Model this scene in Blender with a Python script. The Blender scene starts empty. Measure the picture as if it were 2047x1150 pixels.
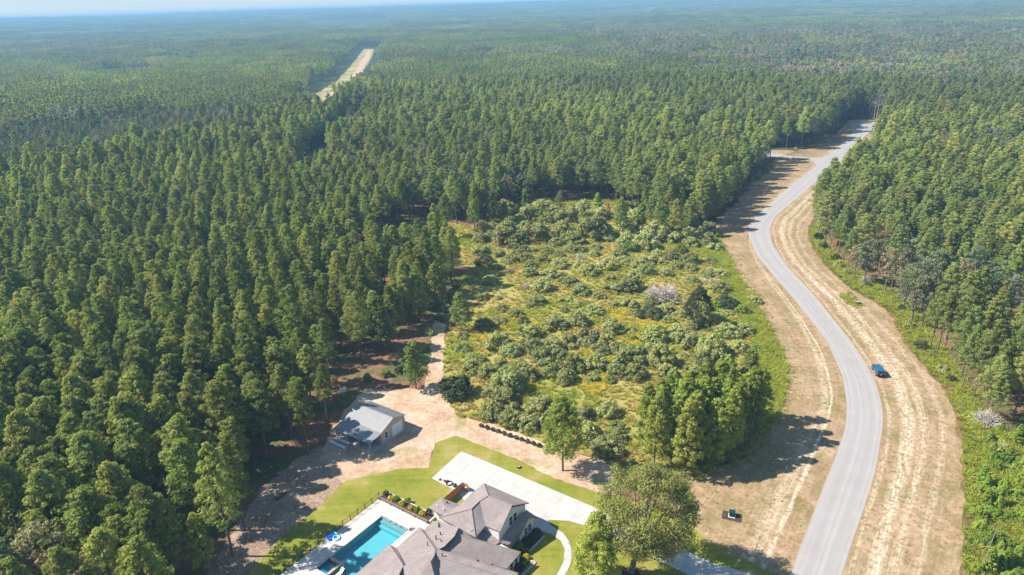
import bpy, bmesh, math, random
import numpy as np
from mathutils import Vector, Matrix
from mathutils.geometry import tessellate_polygon

sc = bpy.context.scene
COL = sc.collection
rad = math.radians

# ---------------------------------------------------------------- camera
CAM_H, FOC, PITCH, ROLL = 88.0, 1400.0, rad(22.15), rad(1.89)
cam_data = bpy.data.cameras.new('camera')
cam_data.sensor_width = 36.0
cam_data.lens = 36.0 * FOC / 2047.0
cam_data.clip_start = 0.5
cam_data.clip_end = 40000.0
cam = bpy.data.objects.new('camera', cam_data)
COL.objects.link(cam)
CAM_R = Matrix.Rotation(math.pi / 2 - PITCH, 4, 'X') @ Matrix.Rotation(-ROLL, 4, 'Z')
cam.matrix_world = Matrix.Translation((0, 0, CAM_H)) @ CAM_R
sc.camera = cam

# ---------------------------------------------------------------- sky, sun, exposure
SUN_AZ, SUN_EL = rad(-88.0), rad(45.0)          # clockwise from straight ahead
world = bpy.data.worlds.new('World')
sc.world = world
world.use_nodes = True
wn = world.node_tree
wn.nodes.clear()
w_out = wn.nodes.new('ShaderNodeOutputWorld')
w_bg = wn.nodes.new('ShaderNodeBackground')
w_sky = wn.nodes.new('ShaderNodeTexSky')
w_sky.sky_type = 'NISHITA'
w_sky.sun_disc = False
w_sky.sun_elevation = SUN_EL
w_sky.sun_rotation = SUN_AZ % (2 * math.pi)
w_sky.air_density = 1.0
w_sky.dust_density = 0.0
w_sky.altitude = 3000.0
w_sky.ozone_density = 10.0
w_bg.inputs['Strength'].default_value = 0.15
w_gam = wn.nodes.new('ShaderNodeGamma')            # flattens the whole dome alike, added to lift the shadow fill
w_gam.inputs[1].default_value = 0.30
w_hsv = wn.nodes.new('ShaderNodeHueSaturation')
w_hsv.inputs['Saturation'].default_value = 1.55
wn.links.new(w_sky.outputs[0], w_gam.inputs[0])
wn.links.new(w_gam.outputs[0], w_hsv.inputs['Color'])
wn.links.new(w_hsv.outputs[0], w_bg.inputs[0])
wn.links.new(w_bg.outputs[0], w_out.inputs[0])

sun_data = bpy.data.lights.new('sun', 'SUN')
sun_data.energy = 3.4
sun_data.angle = rad(0.5)
sun_data.color = (1.0, 0.93, 0.80)
sun = bpy.data.objects.new('sun', sun_data)
COL.objects.link(sun)
sun_dir = Vector((math.sin(SUN_AZ) * math.cos(SUN_EL), math.cos(SUN_AZ) * math.cos(SUN_EL), math.sin(SUN_EL)))
sun.rotation_euler = sun_dir.to_track_quat('Z', 'Y').to_euler()
sun.location = (-120, 60, 160)

sc.view_settings.view_transform = 'Standard'
sc.view_settings.look = 'None'
sc.view_settings.exposure = 1.72
sc.view_settings.gamma = 1.0
sc.view_settings.use_curve_mapping = False
cy = sc.cycles
cy.max_bounces = 8
cy.diffuse_bounces = 6
cy.glossy_bounces = 2
cy.transmission_bounces = 4
cy.transparent_max_bounces = 6
cy.volume_bounces = 2
cy.caustics_reflective = False
cy.caustics_refractive = False

# ---------------------------------------------------------------- surveying helpers
_CR = np.array([[CAM_R[i][j] for j in range(3)] for i in range(3)])
_CC = np.array([0.0, 0.0, CAM_H])


def S(u, v, z=0.0):
    """ground (or level z) position of a point surveyed on the photograph"""
    d = _CR @ np.array([(u - 1023.5) / FOC, -(v - 575.0) / FOC, -1.0])
    t = (z - CAM_H) / d[2]
    return Vector(_CC + d * t)


def to_px(P):
    P = np.asarray(P, float)
    l = (P - _CC) @ _CR
    w = np.maximum(-l[:, 2], 1e-3)
    return np.stack([1023.5 + FOC * l[:, 0] / w, 575.0 - FOC * l[:, 1] / w, -l[:, 2]], 1)


def SP(pts, z=0.0):
    return [S(u, v, z) for u, v in pts]


def inside(P, poly):
    """P (N,2) inside the polygon (list of 2-D points)"""
    x, y = P[:, 0], P[:, 1]
    r = np.zeros(len(P), bool)
    n = len(poly)
    for i in range(n):
        x0, y0 = poly[i][0], poly[i][1]
        x1, y1 = poly[(i + 1) % n][0], poly[(i + 1) % n][1]
        c = ((y0 > y) != (y1 > y))
        with np.errstate(divide='ignore', invalid='ignore'):
            xx = (x1 - x0) * (y - y0) / (y1 - y0 + 1e-12) + x0
        r ^= c & (x < xx)
    return r


def dist_line(P, line):
    d = np.full(len(P), 1e9)
    for a, b in zip(line[:-1], line[1:]):
        a = np.array(a[:2]); b = np.array(b[:2])
        ab = b - a
        t = np.clip(((P - a) @ ab) / (ab @ ab + 1e-9), 0, 1)
        d = np.minimum(d, np.hypot(*(P - a - t[:, None] * ab).T))
    return d


def tag(o, label=None, cat=None, group=None, kind=None):
    if label: o['label'] = label
    if cat: o['category'] = cat
    if group: o['group'] = group
    if kind: o['kind'] = kind
    return o


def empty(name, loc, rz=0.0, label=None, cat=None, group=None):
    o = bpy.data.objects.new(name, None)
    o.empty_display_size = 0.3
    COL.objects.link(o)
    o.location = loc
    o.rotation_euler = (0, 0, rz)
    return tag(o, label, cat, group)


def link(name, me, parent=None):
    o = bpy.data.objects.new(name, me)
    COL.objects.link(o)
    if parent is not None: o.parent = parent
    return o


class MB:
    """collects shapes for one mesh object"""
    def __init__(s): s.v = []; s.f = []

    def add(s, vs, fs):
        n = len(s.v)
        s.v += [tuple(p) for p in vs]
        s.f += [tuple(i + n for i in f) for f in fs]
        return s

    def box(s, x0, x1, y0, y1, z0, z1, M=None):
        vs = [Vector(p) for p in ((x0, y0, z0), (x1, y0, z0), (x1, y1, z0), (x0, y1, z0), (x0, y0, z1), (x1, y0, z1), (x1, y1, z1), (x0, y1, z1))]
        if M is not None: vs = [M @ p for p in vs]
        return s.add(vs, [(3, 2, 1, 0), (4, 5, 6, 7), (0, 1, 5, 4), (1, 2, 6, 5), (2, 3, 7, 6), (3, 0, 4, 7)])

    def tube(s, a, b, r0, r1=None, n=8, cap=True):
        a = Vector(a); b = Vector(b); r1 = r0 if r1 is None else r1
        q = (b - a).to_track_quat('Z', 'Y')
        vs = []
        for p, r in ((a, r0), (b, r1)):
            vs += [p + q @ Vector((r * math.cos(2 * math.pi * i / n), r * math.sin(2 * math.pi * i / n), 0)) for i in range(n)]
        fs = [(i, (i + 1) % n, n + (i + 1) % n, n + i) for i in range(n)]
        if cap: fs += [tuple(range(n - 1, -1, -1)), tuple(range(n, 2 * n))]
        return s.add(vs, fs)

    def prism(s, poly, z0, z1, M=None):
        n = len(poly)
        vs = [Vector((p[0], p[1], z0)) for p in poly] + [Vector((p[0], p[1], z1)) for p in poly]
        if M is not None: vs = [M @ p for p in vs]
        tris = tessellate_polygon([[Vector((p[0], p[1], 0)) for p in poly]])
        fs = [(i, (i + 1) % n, n + (i + 1) % n, n + i) for i in range(n)]
        for t in tris:
            fs.append(tuple(i + n for i in t)); fs.append(tuple(reversed(t)))
        return s.add(vs, fs)

    def slab(s, pts, th):
        """a sheet through 3-D points given real thickness downwards"""
        n = len(pts)
        vs = [Vector(p) for p in pts] + [Vector(p) - Vector((0, 0, th)) for p in pts]
        fs = [(i, (i + 1) % n, n + (i + 1) % n, n + i) for i in range(n)]
        tris = tessellate_polygon([[Vector((p[0], p[1], 0)) for p in pts]])
        for t in tris:
            fs.append(tuple(t)); fs.append(tuple(i + n for i in reversed(t)))
        return s.add(vs, fs)

    def mesh(s, name, mat, recalc=True):
        me = bpy.data.meshes.new(name)
        me.from_pydata(s.v, [], s.f)
        if recalc:
            bm = bmesh.new(); bm.from_mesh(me)
            bmesh.ops.recalc_face_normals(bm, faces=bm.faces)
            bm.to_mesh(me); bm.free()
        for m in (mat if isinstance(mat, (list, tuple)) else [mat]): me.materials.append(m)
        me.update()
        return me

    def build(s, name, mat, parent=None, recalc=True, bevel=0.0, smooth=False):
        me = s.mesh(name, mat, recalc)
        if smooth:
            me.polygons.foreach_set('use_smooth', [True] * len(me.polygons))
        o = link(name, me, parent)
        if bevel:
            md = o.modifiers.new('bevel', 'BEVEL'); md.width = bevel; md.segments = 2; md.limit_method = 'ANGLE'
        return o


def raw_mesh(name, verts, quads, mats, mat_idx=None, tris=None):
    me = bpy.data.meshes.new(name)
    verts = np.asarray(verts, np.float32)
    nq = 0 if quads is None else len(quads)
    nt = 0 if tris is None else len(tris)
    me.vertices.add(len(verts)); me.vertices.foreach_set('co', verts.ravel())
    loops = []
    starts = []
    k = 0
    if nq:
        loops.append(np.asarray(quads, np.int32).ravel()); starts.append(np.arange(nq) * 4); k = nq * 4
    if nt:
        loops.append(np.asarray(tris, np.int32).ravel()); starts.append(np.arange(nt) * 3 + k)
    loops = np.concatenate(loops); starts = np.concatenate(starts).astype(np.int32)
    me.loops.add(len(loops)); me.loops.foreach_set('vertex_index', loops)
    me.polygons.add(nq + nt); me.polygons.foreach_set('loop_start', starts)
    for m in mats: me.materials.append(m)
    if mat_idx is not None: me.polygons.foreach_set('material_index', np.asarray(mat_idx, np.int32))
    me.update(calc_edges=True)
    me.validate()
    return me

# ---------------------------------------------------------------- materials
def new_mat(name):
    m = bpy.data.materials.new(name)
    m.use_nodes = True
    nt = m.node_tree
    nt.nodes.clear()
    return m, nt, nt.nodes, nt.links


class N:
    """small node-tree shorthand"""
    def __init__(s, nt): s.nt = nt
    def n(s, t, **kw):
        x = s.nt.nodes.new(t)
        for k, v in kw.items(): setattr(x, k, v)
        return x
    def set(s, sock, v):
        if hasattr(v, 'is_output') or isinstance(v, bpy.types.NodeSocket): s.nt.links.new(v, sock)
        else: sock.default_value = v
    def noise(s, vec, scale, detail=4, rough=0.55, out=0):
        x = s.n('ShaderNodeTexNoise')
        s.set(x.inputs['Vector'], vec); x.inputs['Scale'].default_value = scale
        x.inputs['Detail'].default_value = detail; x.inputs['Roughness'].default_value = rough
        return x.outputs[out]
    def ramp(s, fac, stops, interp='LINEAR'):
        x = s.n('ShaderNodeValToRGB'); s.set(x.inputs[0], fac)
        x.color_ramp.interpolation = interp
        e = x.color_ramp.elements
        while len(e) < len(stops): e.new(0.5)
        for el, (p, c) in zip(e, stops):
            el.position = p; el.color = (*c, 1) if len(c) == 3 else c
        return x.outputs[0]
    def mix(s, fac, a, b, mode='MIX'):
        x = s.n('ShaderNodeMix', data_type='RGBA', blend_type=mode)
        s.set(x.inputs[0], fac); s.set(x.inputs[6], a if not isinstance(a, tuple) else (*a[:3], 1)); s.set(x.inputs[7], b if not isinstance(b, tuple) else (*b[:3], 1))
        return x.outputs[2]
    def math(s, op, a, b=0.0, c=0.0, clamp=False):
        x = s.n('ShaderNodeMath', operation=op); x.use_clamp = clamp
        s.set(x.inputs[0], a); s.set(x.inputs[1], b); s.set(x.inputs[2], c)
        return x.outputs[0]
    def mapr(s, v, a, b, c=0.0, d=1.0):
        x = s.n('ShaderNodeMapRange'); s.set(x.inputs[0], v)
        for i, q in enumerate((a, b, c, d)): x.inputs[i + 1].default_value = q
        return x.outputs[0]
    def bump(s, h, strength=0.4, dist=0.05):
        x = s.n('ShaderNodeBump'); s.set(x.inputs['Height'], h); x.inputs['Strength'].default_value = strength; x.inputs['Distance'].default_value = dist
        return x.outputs[0]
    def bsdf(s, col, rough=0.8, metal=0.0, normal=None, spec=0.3, out=True, k=None):
        if k is not None: col = s.mix(1.0, col, (k, k, k), 'MULTIPLY')
        x = s.n('ShaderNodeBsdfPrincipled')
        s.set(x.inputs['Base Color'], col if not isinstance(col, tuple) else (*col[:3], 1)); s.set(x.inputs['Roughness'], rough)
        s.set(x.inputs['Metallic'], metal); x.inputs['Specular IOR Level'].default_value = spec
        if normal is not None: s.set(x.inputs['Normal'], normal)
        if out: s.out(x.outputs[0])
        return x.outputs[0]
    def out(s, sh):
        x = s.n('ShaderNodeOutputMaterial'); s.nt.links.new(sh, x.inputs[0])
    def pos(s): return s.n('ShaderNodeNewGeometry').outputs['Position']
    def scalev(s, v, sx, sy, sz):
        x = s.n('ShaderNodeMapping'); s.set(x.inputs[0], v); x.inputs['Scale'].default_value = (sx, sy, sz)
        return x.outputs[0]


def simple_mat(name, col, rough=0.7, metal=0.0, var=0.12, scale=3.0, spec=0.3):
    m, nt, _, _ = new_mat(name); q = N(nt)
    tc = q.n('ShaderNodeTexCoord').outputs['Object']
    f = q.noise(tc, scale, 4)
    lo = tuple(c * (1 - var) for c in col); hi = tuple(min(1, c * (1 + var)) for c in col)
    q.bsdf(q.ramp(f, [(0.3, lo), (0.7, hi)]), rough, metal, spec=spec)
    return m


def leaf_mat(name, dark, light, alt=None, transl=0.40, big=0.0):
    """foliage: colour varies leaf by leaf, tree by tree and stand by stand"""
    m, nt, _, _ = new_mat(name); q = N(nt)
    geo = q.n('ShaderNodeNewGeometry')
    oi = q.n('ShaderNodeObjectInfo')
    isl = geo.outputs['Random Per Island']
    col = q.mix(isl, dark, light)
    if alt is not None:
        col = q.mix(q.mapr(oi.outputs['Random'], 0.45, 1.0), col, q.mix(isl, tuple(c * 0.75 for c in alt), alt))
    val = q.mapr(q.math('FRACT', q.math('MULTIPLY', oi.outputs['Random'], 7.31)), 0, 1, 0.72, 1.24)
    hsv = q.n('ShaderNodeHueSaturation'); q.set(hsv.inputs['Color'], col); q.set(hsv.inputs['Value'], val)
    q.set(hsv.inputs['Hue'], q.mapr(q.math('FRACT', q.math('MULTIPLY', oi.outputs['Random'], 13.7)), 0, 1, 0.485, 0.512))
    col = hsv.outputs[0]
    if big:
        st = q.noise(oi.outputs['Location'], 0.0045, 4, 0.6)
        hv = q.n('ShaderNodeHueSaturation'); q.set(hv.inputs['Color'], col); q.set(hv.inputs['Value'], q.mapr(q.noise(oi.outputs['Location'], 0.0028, 3, 0.55), 0.38, 0.62, 0.78, 1.22)); col = hv.outputs[0]
        col = q.mix(q.mapr(st, 0.42, 0.62), col, q.mix(0.5, col, (0.19, 0.22, 0.11)))
    d = q.n('ShaderNodeBsdfDiffuse'); q.set(d.inputs[0], col)
    t = q.n('ShaderNodeBsdfTranslucent'); q.set(t.inputs[0], q.mix(1.0, col, (1.15, 1.12, 0.55), 'MULTIPLY'))
    mx = q.n('ShaderNodeMixShader'); mx.inputs[0].default_value = transl
    nt.links.new(d.outputs[0], mx.inputs[1]); nt.links.new(t.outputs[0], mx.inputs[2])
    q.out(mx.outputs[0])
    return m


MAT = {}
MAT['pine_leaf'] = leaf_mat('pine needles', (0.182, 0.245, 0.062), (0.355, 0.42, 0.120), alt=(0.42, 0.44, 0.13), big=1, transl=0.46)
MAT['oak_leaf'] = leaf_mat('oak leaves', (0.150, 0.195, 0.050), (0.33, 0.355, 0.115), alt=(0.32, 0.32, 0.11))
MAT['bright_pine'] = leaf_mat('bright pine needles', (0.190, 0.250, 0.050), (0.360, 0.425, 0.095), alt=(0.39, 0.42, 0.10), transl=0.46)
MAT['hard_leaf'] = leaf_mat('broadleaf leaves', (0.110, 0.150, 0.085), (0.235, 0.28, 0.155), alt=(0.33, 0.31, 0.19))
MAT['magn_leaf'] = leaf_mat('dark evergreen leaves', (0.055, 0.080, 0.038), (0.150, 0.170, 0.085))
MAT['tan_leaf'] = leaf_mat('autumn leaves', (0.24, 0.19, 0.11), (0.38, 0.30, 0.18), alt=(0.34, 0.29, 0.13))
MAT['shrub_leaf'] = leaf_mat('shrub leaves', (0.245, 0.275, 0.105), (0.425, 0.445, 0.20), alt=(0.39, 0.43, 0.15))
MAT['lime_leaf'] = leaf_mat('fresh green leaves', (0.17, 0.26, 0.035), (0.34, 0.44, 0.08))
MAT['grey_leaf'] = leaf_mat('bare twigs', (0.20, 0.185, 0.17), (0.34, 0.315, 0.29))
MAT['yellow_leaf'] = leaf_mat('yellow leaves', (0.42, 0.36, 0.02), (0.72, 0.60, 0.06))
MAT['red_leaf'] = leaf_mat('dead needles', (0.20, 0.08, 0.03), (0.38, 0.17, 0.08))
MAT['weed'] = leaf_mat('weeds', (0.34, 0.315, 0.075), (0.56, 0.48, 0.15), alt=(0.60, 0.47, 0.22), transl=0.5)
MAT['green_weed'] = leaf_mat('green weeds', (0.27, 0.34, 0.045), (0.46, 0.50, 0.09), alt=(0.50, 0.49, 0.10), transl=0.5)
MAT['dry_grass'] = leaf_mat('dry mown grass', (0.27, 0.20, 0.09), (0.47, 0.36, 0.20), alt=(0.36, 0.30, 0.11), transl=0.45)
MAT['goldenrod'] = leaf_mat('goldenrod', (0.58, 0.50, 0.05), (0.80, 0.70, 0.10), alt=(0.56, 0.54, 0.12), transl=0.5)
MAT['bark'] = simple_mat('pine bark', (0.135, 0.100, 0.078), 0.9, var=0.45, scale=2.5)
MAT['oak_bark'] = simple_mat('oak bark', (0.15, 0.135, 0.12), 0.9, var=0.4, scale=3)
MAT['dry_clearing'] = simple_mat('dry clearing grass', (0.27, 0.235, 0.115), 0.95, var=0.45, scale=0.05, spec=0.1)
MAT['grey_bark'] = simple_mat('grey bark', (0.24, 0.21, 0.19), 0.9, var=0.25, scale=1.5)
MAT['dead_wood'] = simple_mat('dead wood', (0.46, 0.41, 0.385), 0.9, var=0.25, scale=1.5)
MAT['roof'] = None


def ground_mat():
    m, nt, _, _ = new_mat('forest floor'); q = N(nt)
    p = q.pos()
    a = q.noise(p, 0.06, 6, 0.65); b = q.noise(p, 0.9, 6, 0.7); c = q.noise(p, 0.25, 4)
    straw = q.ramp(b, [(0.25, (0.13, 0.065, 0.035)), (0.5, (0.24, 0.13, 0.075)), (0.75, (0.36, 0.25, 0.16))])
    green = q.ramp(b, [(0.3, (0.05, 0.075, 0.02)), (0.7, (0.13, 0.16, 0.05))])
    col = q.mix(q.mapr(a, 0.47, 0.6), straw, green)
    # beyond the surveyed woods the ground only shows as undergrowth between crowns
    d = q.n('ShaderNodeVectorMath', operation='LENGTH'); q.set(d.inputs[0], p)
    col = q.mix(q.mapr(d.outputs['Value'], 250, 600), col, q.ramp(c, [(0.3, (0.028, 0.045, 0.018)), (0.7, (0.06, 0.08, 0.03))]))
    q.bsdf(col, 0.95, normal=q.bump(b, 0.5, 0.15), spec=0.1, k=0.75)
    return m


def verge_mat(name, tracks):
    """mown dry grass: streaks run along the road; tracks = [(metres from the road edge, width, strength)]"""
    m, nt, _, _ = new_mat(name); q = N(nt)
    uv = q.n('ShaderNodeUVMap').outputs[0]
    p = q.pos()
    sx = q.n('ShaderNodeSeparateXYZ'); q.set(sx.inputs[0], uv)
    u, v = sx.outputs[0], sx.outputs[1]
    st = q.noise(q.scalev(uv, 0.05, 0.75, 1), 1.0, 7, 0.75)
    st2 = q.noise(q.scalev(uv, 0.16, 2.6, 1), 1.0, 5, 0.7)
    pn = q.noise(p, 0.09, 5, 0.6); fine = q.noise(p, 3.2, 6, 0.75); grain = q.noise(p, 1.1, 5, 0.7)
    soil = q.noise(p, 0.16, 7, 0.68); soil2 = q.noise(p, 0.55, 6, 0.7)
    f = q.math('ADD', q.math('MULTIPLY', st, 0.30), q.math('ADD', q.math('MULTIPLY', st2, 0.14), q.math('ADD', q.math('MULTIPLY', soil, 0.26), q.math('ADD', q.math('MULTIPLY', soil2, 0.18), q.math('MULTIPLY', grain, 0.14)))))
    col = q.ramp(f, [(0.36, (0.20, 0.155, 0.06)), (0.44, (0.285, 0.205, 0.095)), (0.51, (0.39, 0.275, 0.165)), (0.58, (0.54, 0.405, 0.28)), (0.68, (0.70, 0.57, 0.44))])
    green = q.mapr(q.math('ADD', pn, q.math('MULTIPLY', fine, 0.25)), 0.66, 0.80)
    col = q.mix(q.math('MULTIPLY', green, 0.6), col, (0.20, 0.20, 0.06))
    grs = q.math('MULTIPLY', q.mapr(q.math('ADD', q.noise(p, 0.07, 5, 0.62), q.math('MULTIPLY', st2, 0.25)), 0.58, 0.74), 0.42)
    col = q.mix(grs, col, q.ramp(grain, [(0.35, (0.17, 0.15, 0.05)), (0.65, (0.33, 0.27, 0.12))]))
    red = q.mapr(q.noise(q.scalev(p, 1.3, 0.8, 1), 0.13, 6, 0.65), 0.47, 0.62, 0.0, 0.7)
    col = q.mix(red, col, q.ramp(soil2, [(0.35, (0.37, 0.225, 0.13)), (0.65, (0.60, 0.43, 0.31))]))
    wob = q.math('MULTIPLY', q.math('SUBTRACT', q.noise(q.scalev(uv, 0.03, 0, 1), 1.0, 3), 0.5), 3.0)
    for off, wid, amt in tracks:
        e = q.math('ABSOLUTE', q.math('SUBTRACT', q.math('ADD', v, wob), off))
        k = q.math('MULTIPLY', q.mapr(e, wid, wid * 0.25), q.mapr(q.math('ADD', q.math('MULTIPLY', st2, 0.5), q.math('MULTIPLY', grain, 0.6)), 0.45, 0.66))
        col = q.mix(q.math('MULTIPLY', k, amt, clamp=True), col, (0.80, 0.68, 0.54))
    col = q.mix(0.55, col, q.ramp(fine, [(0.3, (0.35, 0.35, 0.35)), (0.7, (0.68, 0.66, 0.64))]), 'OVERLAY')
    q.bsdf(col, 0.95, normal=q.bump(fine, 0.4, 0.08), spec=0.1, k=0.67)
    return m


def field_mat():
    m, nt, _, _ = new_mat('weedy field'); q = N(nt)
    p = q.pos()
    a = q.noise(p, 0.07, 5, 0.6); b = q.noise(p, 0.5, 6, 0.7); c = q.noise(p, 2.5, 6, 0.75)
    f = q.math('ADD', q.math('MULTIPLY', a, 0.6), q.math('MULTIPLY', b, 0.4))
    col = q.ramp(f, [(0.36, (0.36, 0.25, 0.13)), (0.46, (0.31, 0.26, 0.09)), (0.54, (0.25, 0.25, 0.06)), (0.66, (0.19, 0.22, 0.05))])
    col = q.mix(0.5, col, q.ramp(c, [(0.3, (0.3, 0.3, 0.3)), (0.7, (0.7, 0.7, 0.7))]), 'OVERLAY')
    q.bsdf(col, 0.95, normal=q.bump(c, 0.5, 0.15), spec=0.1, k=0.92)
    return m


def dirt_mat():
    m, nt, _, _ = new_mat('bare dirt'); q = N(nt)
    p = q.pos()
    a = q.noise(p, 0.12, 5, 0.62); b = q.noise(p, 0.8, 7, 0.72); c = q.noise(p, 3.0, 5, 0.75)
    f = q.math('ADD', q.math('MULTIPLY', a, 0.5), q.math('MULTIPLY', b, 0.5))
    col = q.ramp(f, [(0.33, (0.27, 0.205, 0.09)), (0.42, (0.42, 0.28, 0.18)), (0.52, (0.53, 0.39, 0.285)), (0.66, (0.66, 0.55, 0.45))])
    col = q.mix(0.6, col, q.ramp(c, [(0.32, (0.27, 0.26, 0.26)), (0.68, (0.72, 0.70, 0.70))]), 'OVERLAY')
    rut = q.noise(q.scalev(p, 0.5, 1.6, 1), 0.35, 7, 0.75)
    col = q.mix(q.mapr(rut, 0.52, 0.70, 0.0, 0.5), col, (0.40, 0.26, 0.18))
    wd = q.mapr(q.math('ADD', q.noise(p, 0.18, 5, 0.65), q.math('MULTIPLY', c, 0.18)), 0.64, 0.76, 0.0, 0.75)
    col = q.mix(wd, col, (0.26, 0.25, 0.09))
    q.bsdf(col, 0.95, normal=q.bump(b, 0.6, 0.25), spec=0.1, k=0.80)
    return m


def chips_mat():
    m, nt, _, _ = new_mat('wood chips and clods'); q = N(nt)
    p = q.pos()
    a = q.noise(p, 0.2, 5, 0.6); b = q.noise(p, 1.6, 6, 0.75)
    c = q.noise(p, 4.0, 5, 0.8)
    f = q.math('ADD', q.math('MULTIPLY', b, 0.65), q.math('MULTIPLY', a, 0.35))
    col = q.ramp(f, [(0.36, (0.22, 0.135, 0.09)), (0.5, (0.42, 0.30, 0.215)), (0.63, (0.57, 0.45, 0.36))])
    col = q.mix(0.7, col, q.ramp(c, [(0.3, (0.25, 0.25, 0.25)), (0.7, (0.7, 0.7, 0.7))]), 'OVERLAY')
    q.bsdf(col, 0.95, normal=q.bump(b, 0.8, 0.3), spec=0.1, k=0.66)
    return m


def lawn_mat():
    m, nt, _, _ = new_mat('lawn grass'); q = N(nt)
    p = q.pos()
    a = q.noise(p, 0.11, 4, 0.55); b = q.noise(p, 0.7, 6, 0.7); c = q.noise(p, 4.0, 5, 0.75)
    rot = q.n('ShaderNodeMapping'); q.set(rot.inputs[0], p); rot.inputs['Rotation'].default_value = (0, 0, rad(36)); rot.inputs['Scale'].default_value = (0.05, 0.9, 1)
    st = q.noise(rot.outputs[0], 1.0, 4, 0.6)
    f = q.math('ADD', q.math('MULTIPLY', a, 0.5), q.math('ADD', q.math('MULTIPLY', b, 0.28), q.math('MULTIPLY', st, 0.22)))
    col = q.ramp(f, [(0.36, (0.155, 0.205, 0.022)), (0.46, (0.245, 0.265, 0.033)), (0.54, (0.335, 0.305, 0.065)), (0.62, (0.44, 0.36, 0.16))])
    col = q.mix(0.45, col, q.ramp(c, [(0.3, (0.35, 0.35, 0.35)), (0.7, (0.65, 0.65, 0.65))]), 'OVERLAY')
    q.bsdf(col, 0.95, normal=q.bump(c, 0.3, 0.05), spec=0.1, k=0.66)
    return m


def road_mat():
    m, nt, _, _ = new_mat('worn asphalt'); q = N(nt)
    uv = q.n('ShaderNodeUVMap').outputs[0]; p = q.pos()
    sx = q.n('ShaderNodeSeparateXYZ'); q.set(sx.inputs[0], uv)
    st = q.noise(q.scalev(uv, 0.012, 1.6, 1), 1.0, 5, 0.65)
    a = q.noise(p, 0.25, 5, 0.6); c = q.noise(p, 6, 5, 0.7)
    f = q.math('ADD', q.math('MULTIPLY', st, 0.65), q.math('ADD', q.math('MULTIPLY', a, 0.25), q.math('MULTIPLY', c, 0.1)))
    col = q.ramp(f, [(0.35, (0.315, 0.295, 0.300)), (0.5, (0.375, 0.352, 0.355)), (0.65, (0.43, 0.405, 0.40))])
    # wheel paths: two per lane, a little darker
    v = sx.outputs[1]
    for w in (0.30, 0.70):
        e = q.math('ABSOLUTE', q.math('SUBTRACT', v, w * 8.5))
        col = q.mix(q.math('MULTIPLY', q.mapr(e, 1.0, 0.2), q.mapr(st, 0.35, 0.6, 0.1, 0.45)), col, (0.29, 0.275, 0.295))
    edge = q.math('MINIMUM', v, q.math('SUBTRACT', 8.5, v))
    rag = q.math('ADD', edge, q.math('MULTIPLY', q.math('SUBTRACT', q.noise(p, 1.3, 5, 0.7), 0.5), 1.0))
    col = q.mix(q.math('MULTIPLY', q.mapr(rag, 0.45, 0.05), 0.6), col, (0.40, 0.32, 0.24))
    seam = q.math('ABSOLUTE', q.math('SUBTRACT', q.math('ADD', v, q.math('MULTIPLY', q.noise(p, 0.4, 3), 0.16)), 4.33))
    col = q.mix(q.math('MULTIPLY', q.mapr(seam, 0.10, 0.03), 0.35), col, (0.20, 0.19, 0.19))
    stain = q.noise(p, 0.55, 6, 0.7)
    col = q.mix(q.mapr(stain, 0.60, 0.74, 0.0, 0.4), col, (0.24, 0.225, 0.225))
    q.bsdf(col, 0.85, normal=q.bump(c, 0.2, 0.01), spec=0.25, k=0.78)
    return m


def concrete_mat(name, base, var=0.06):
    m, nt, _, _ = new_mat(name); q = N(nt)
    p = q.pos()
    a = q.noise(p, 0.3, 5, 0.6); c = q.noise(p, 5, 5, 0.7)
    f = q.math('ADD', q.math('MULTIPLY', a, 0.7), q.math('MULTIPLY', c, 0.3))
    col = q.ramp(f, [(0.3, tuple(x * (1 - var) for x in base)), (0.7, tuple(min(1, x * (1 + var)) for x in base))])
    col = q.mix(q.mapr(q.noise(p, 0.8, 6, 0.7), 0.52, 0.72, 0.0, 0.28), col, tuple(x * 0.6 for x in base))
    oi = q.n('ShaderNodeObjectInfo')
    hs = q.n('ShaderNodeHueSaturation'); q.set(hs.inputs['Color'], col); q.set(hs.inputs['Value'], q.mapr(oi.outputs['Random'], 0, 1, 0.97, 1.03))
    q.bsdf(hs.outputs[0], 0.75, spec=0.3, k=0.64)
    return m


def shingle_mat():
    m, nt, _, _ = new_mat('asphalt shingles'); q = N(nt)
    p = q.pos()
    rot = q.n('ShaderNodeMapping'); q.set(rot.inputs[0], p); rot.inputs['Rotation'].default_value = (0, 0, rad(-54.3))
    sx = q.n('ShaderNodeSeparateXYZ'); q.set(sx.inputs[0], rot.outputs[0])
    cx = q.n('ShaderNodeCombineXYZ'); q.set(cx.inputs[0], q.math('ADD', sx.outputs[0], sx.outputs[1])); q.set(cx.inputs[1], q.math('MULTIPLY', sx.outputs[2], 2.3))
    br = q.n('ShaderNodeTexBrick'); q.set(br.inputs[0], cx.outputs[0]); br.inputs['Scale'].default_value = 2.2
    br.inputs['Mortar Size'].default_value = 0.012
    br.inputs['Color1'].default_value = (0.40, 0.335, 0.335, 1); br.inputs['Color2'].default_value = (0.285, 0.235, 0.24, 1); br.inputs['Mortar'].default_value = (0.20, 0.17, 0.17, 1)
    n = q.noise(p, 1.7, 6, 0.75)
    col = q.mix(0.5, br.outputs[0], q.ramp(n, [(0.3, (0.25, 0.21, 0.21)), (0.7, (0.43, 0.365, 0.36))]))
    col = q.mix(0.5, col, q.ramp(q.noise(p, 0.5, 5, 0.65), [(0.3, (0.38, 0.38, 0.38)), (0.7, (0.62, 0.62, 0.62))]), 'OVERLAY')
    q.bsdf(col, 0.9, normal=q.bump(br.outputs['Fac'], -0.25, 0.02), spec=0.15, k=0.66)
    return m


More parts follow.
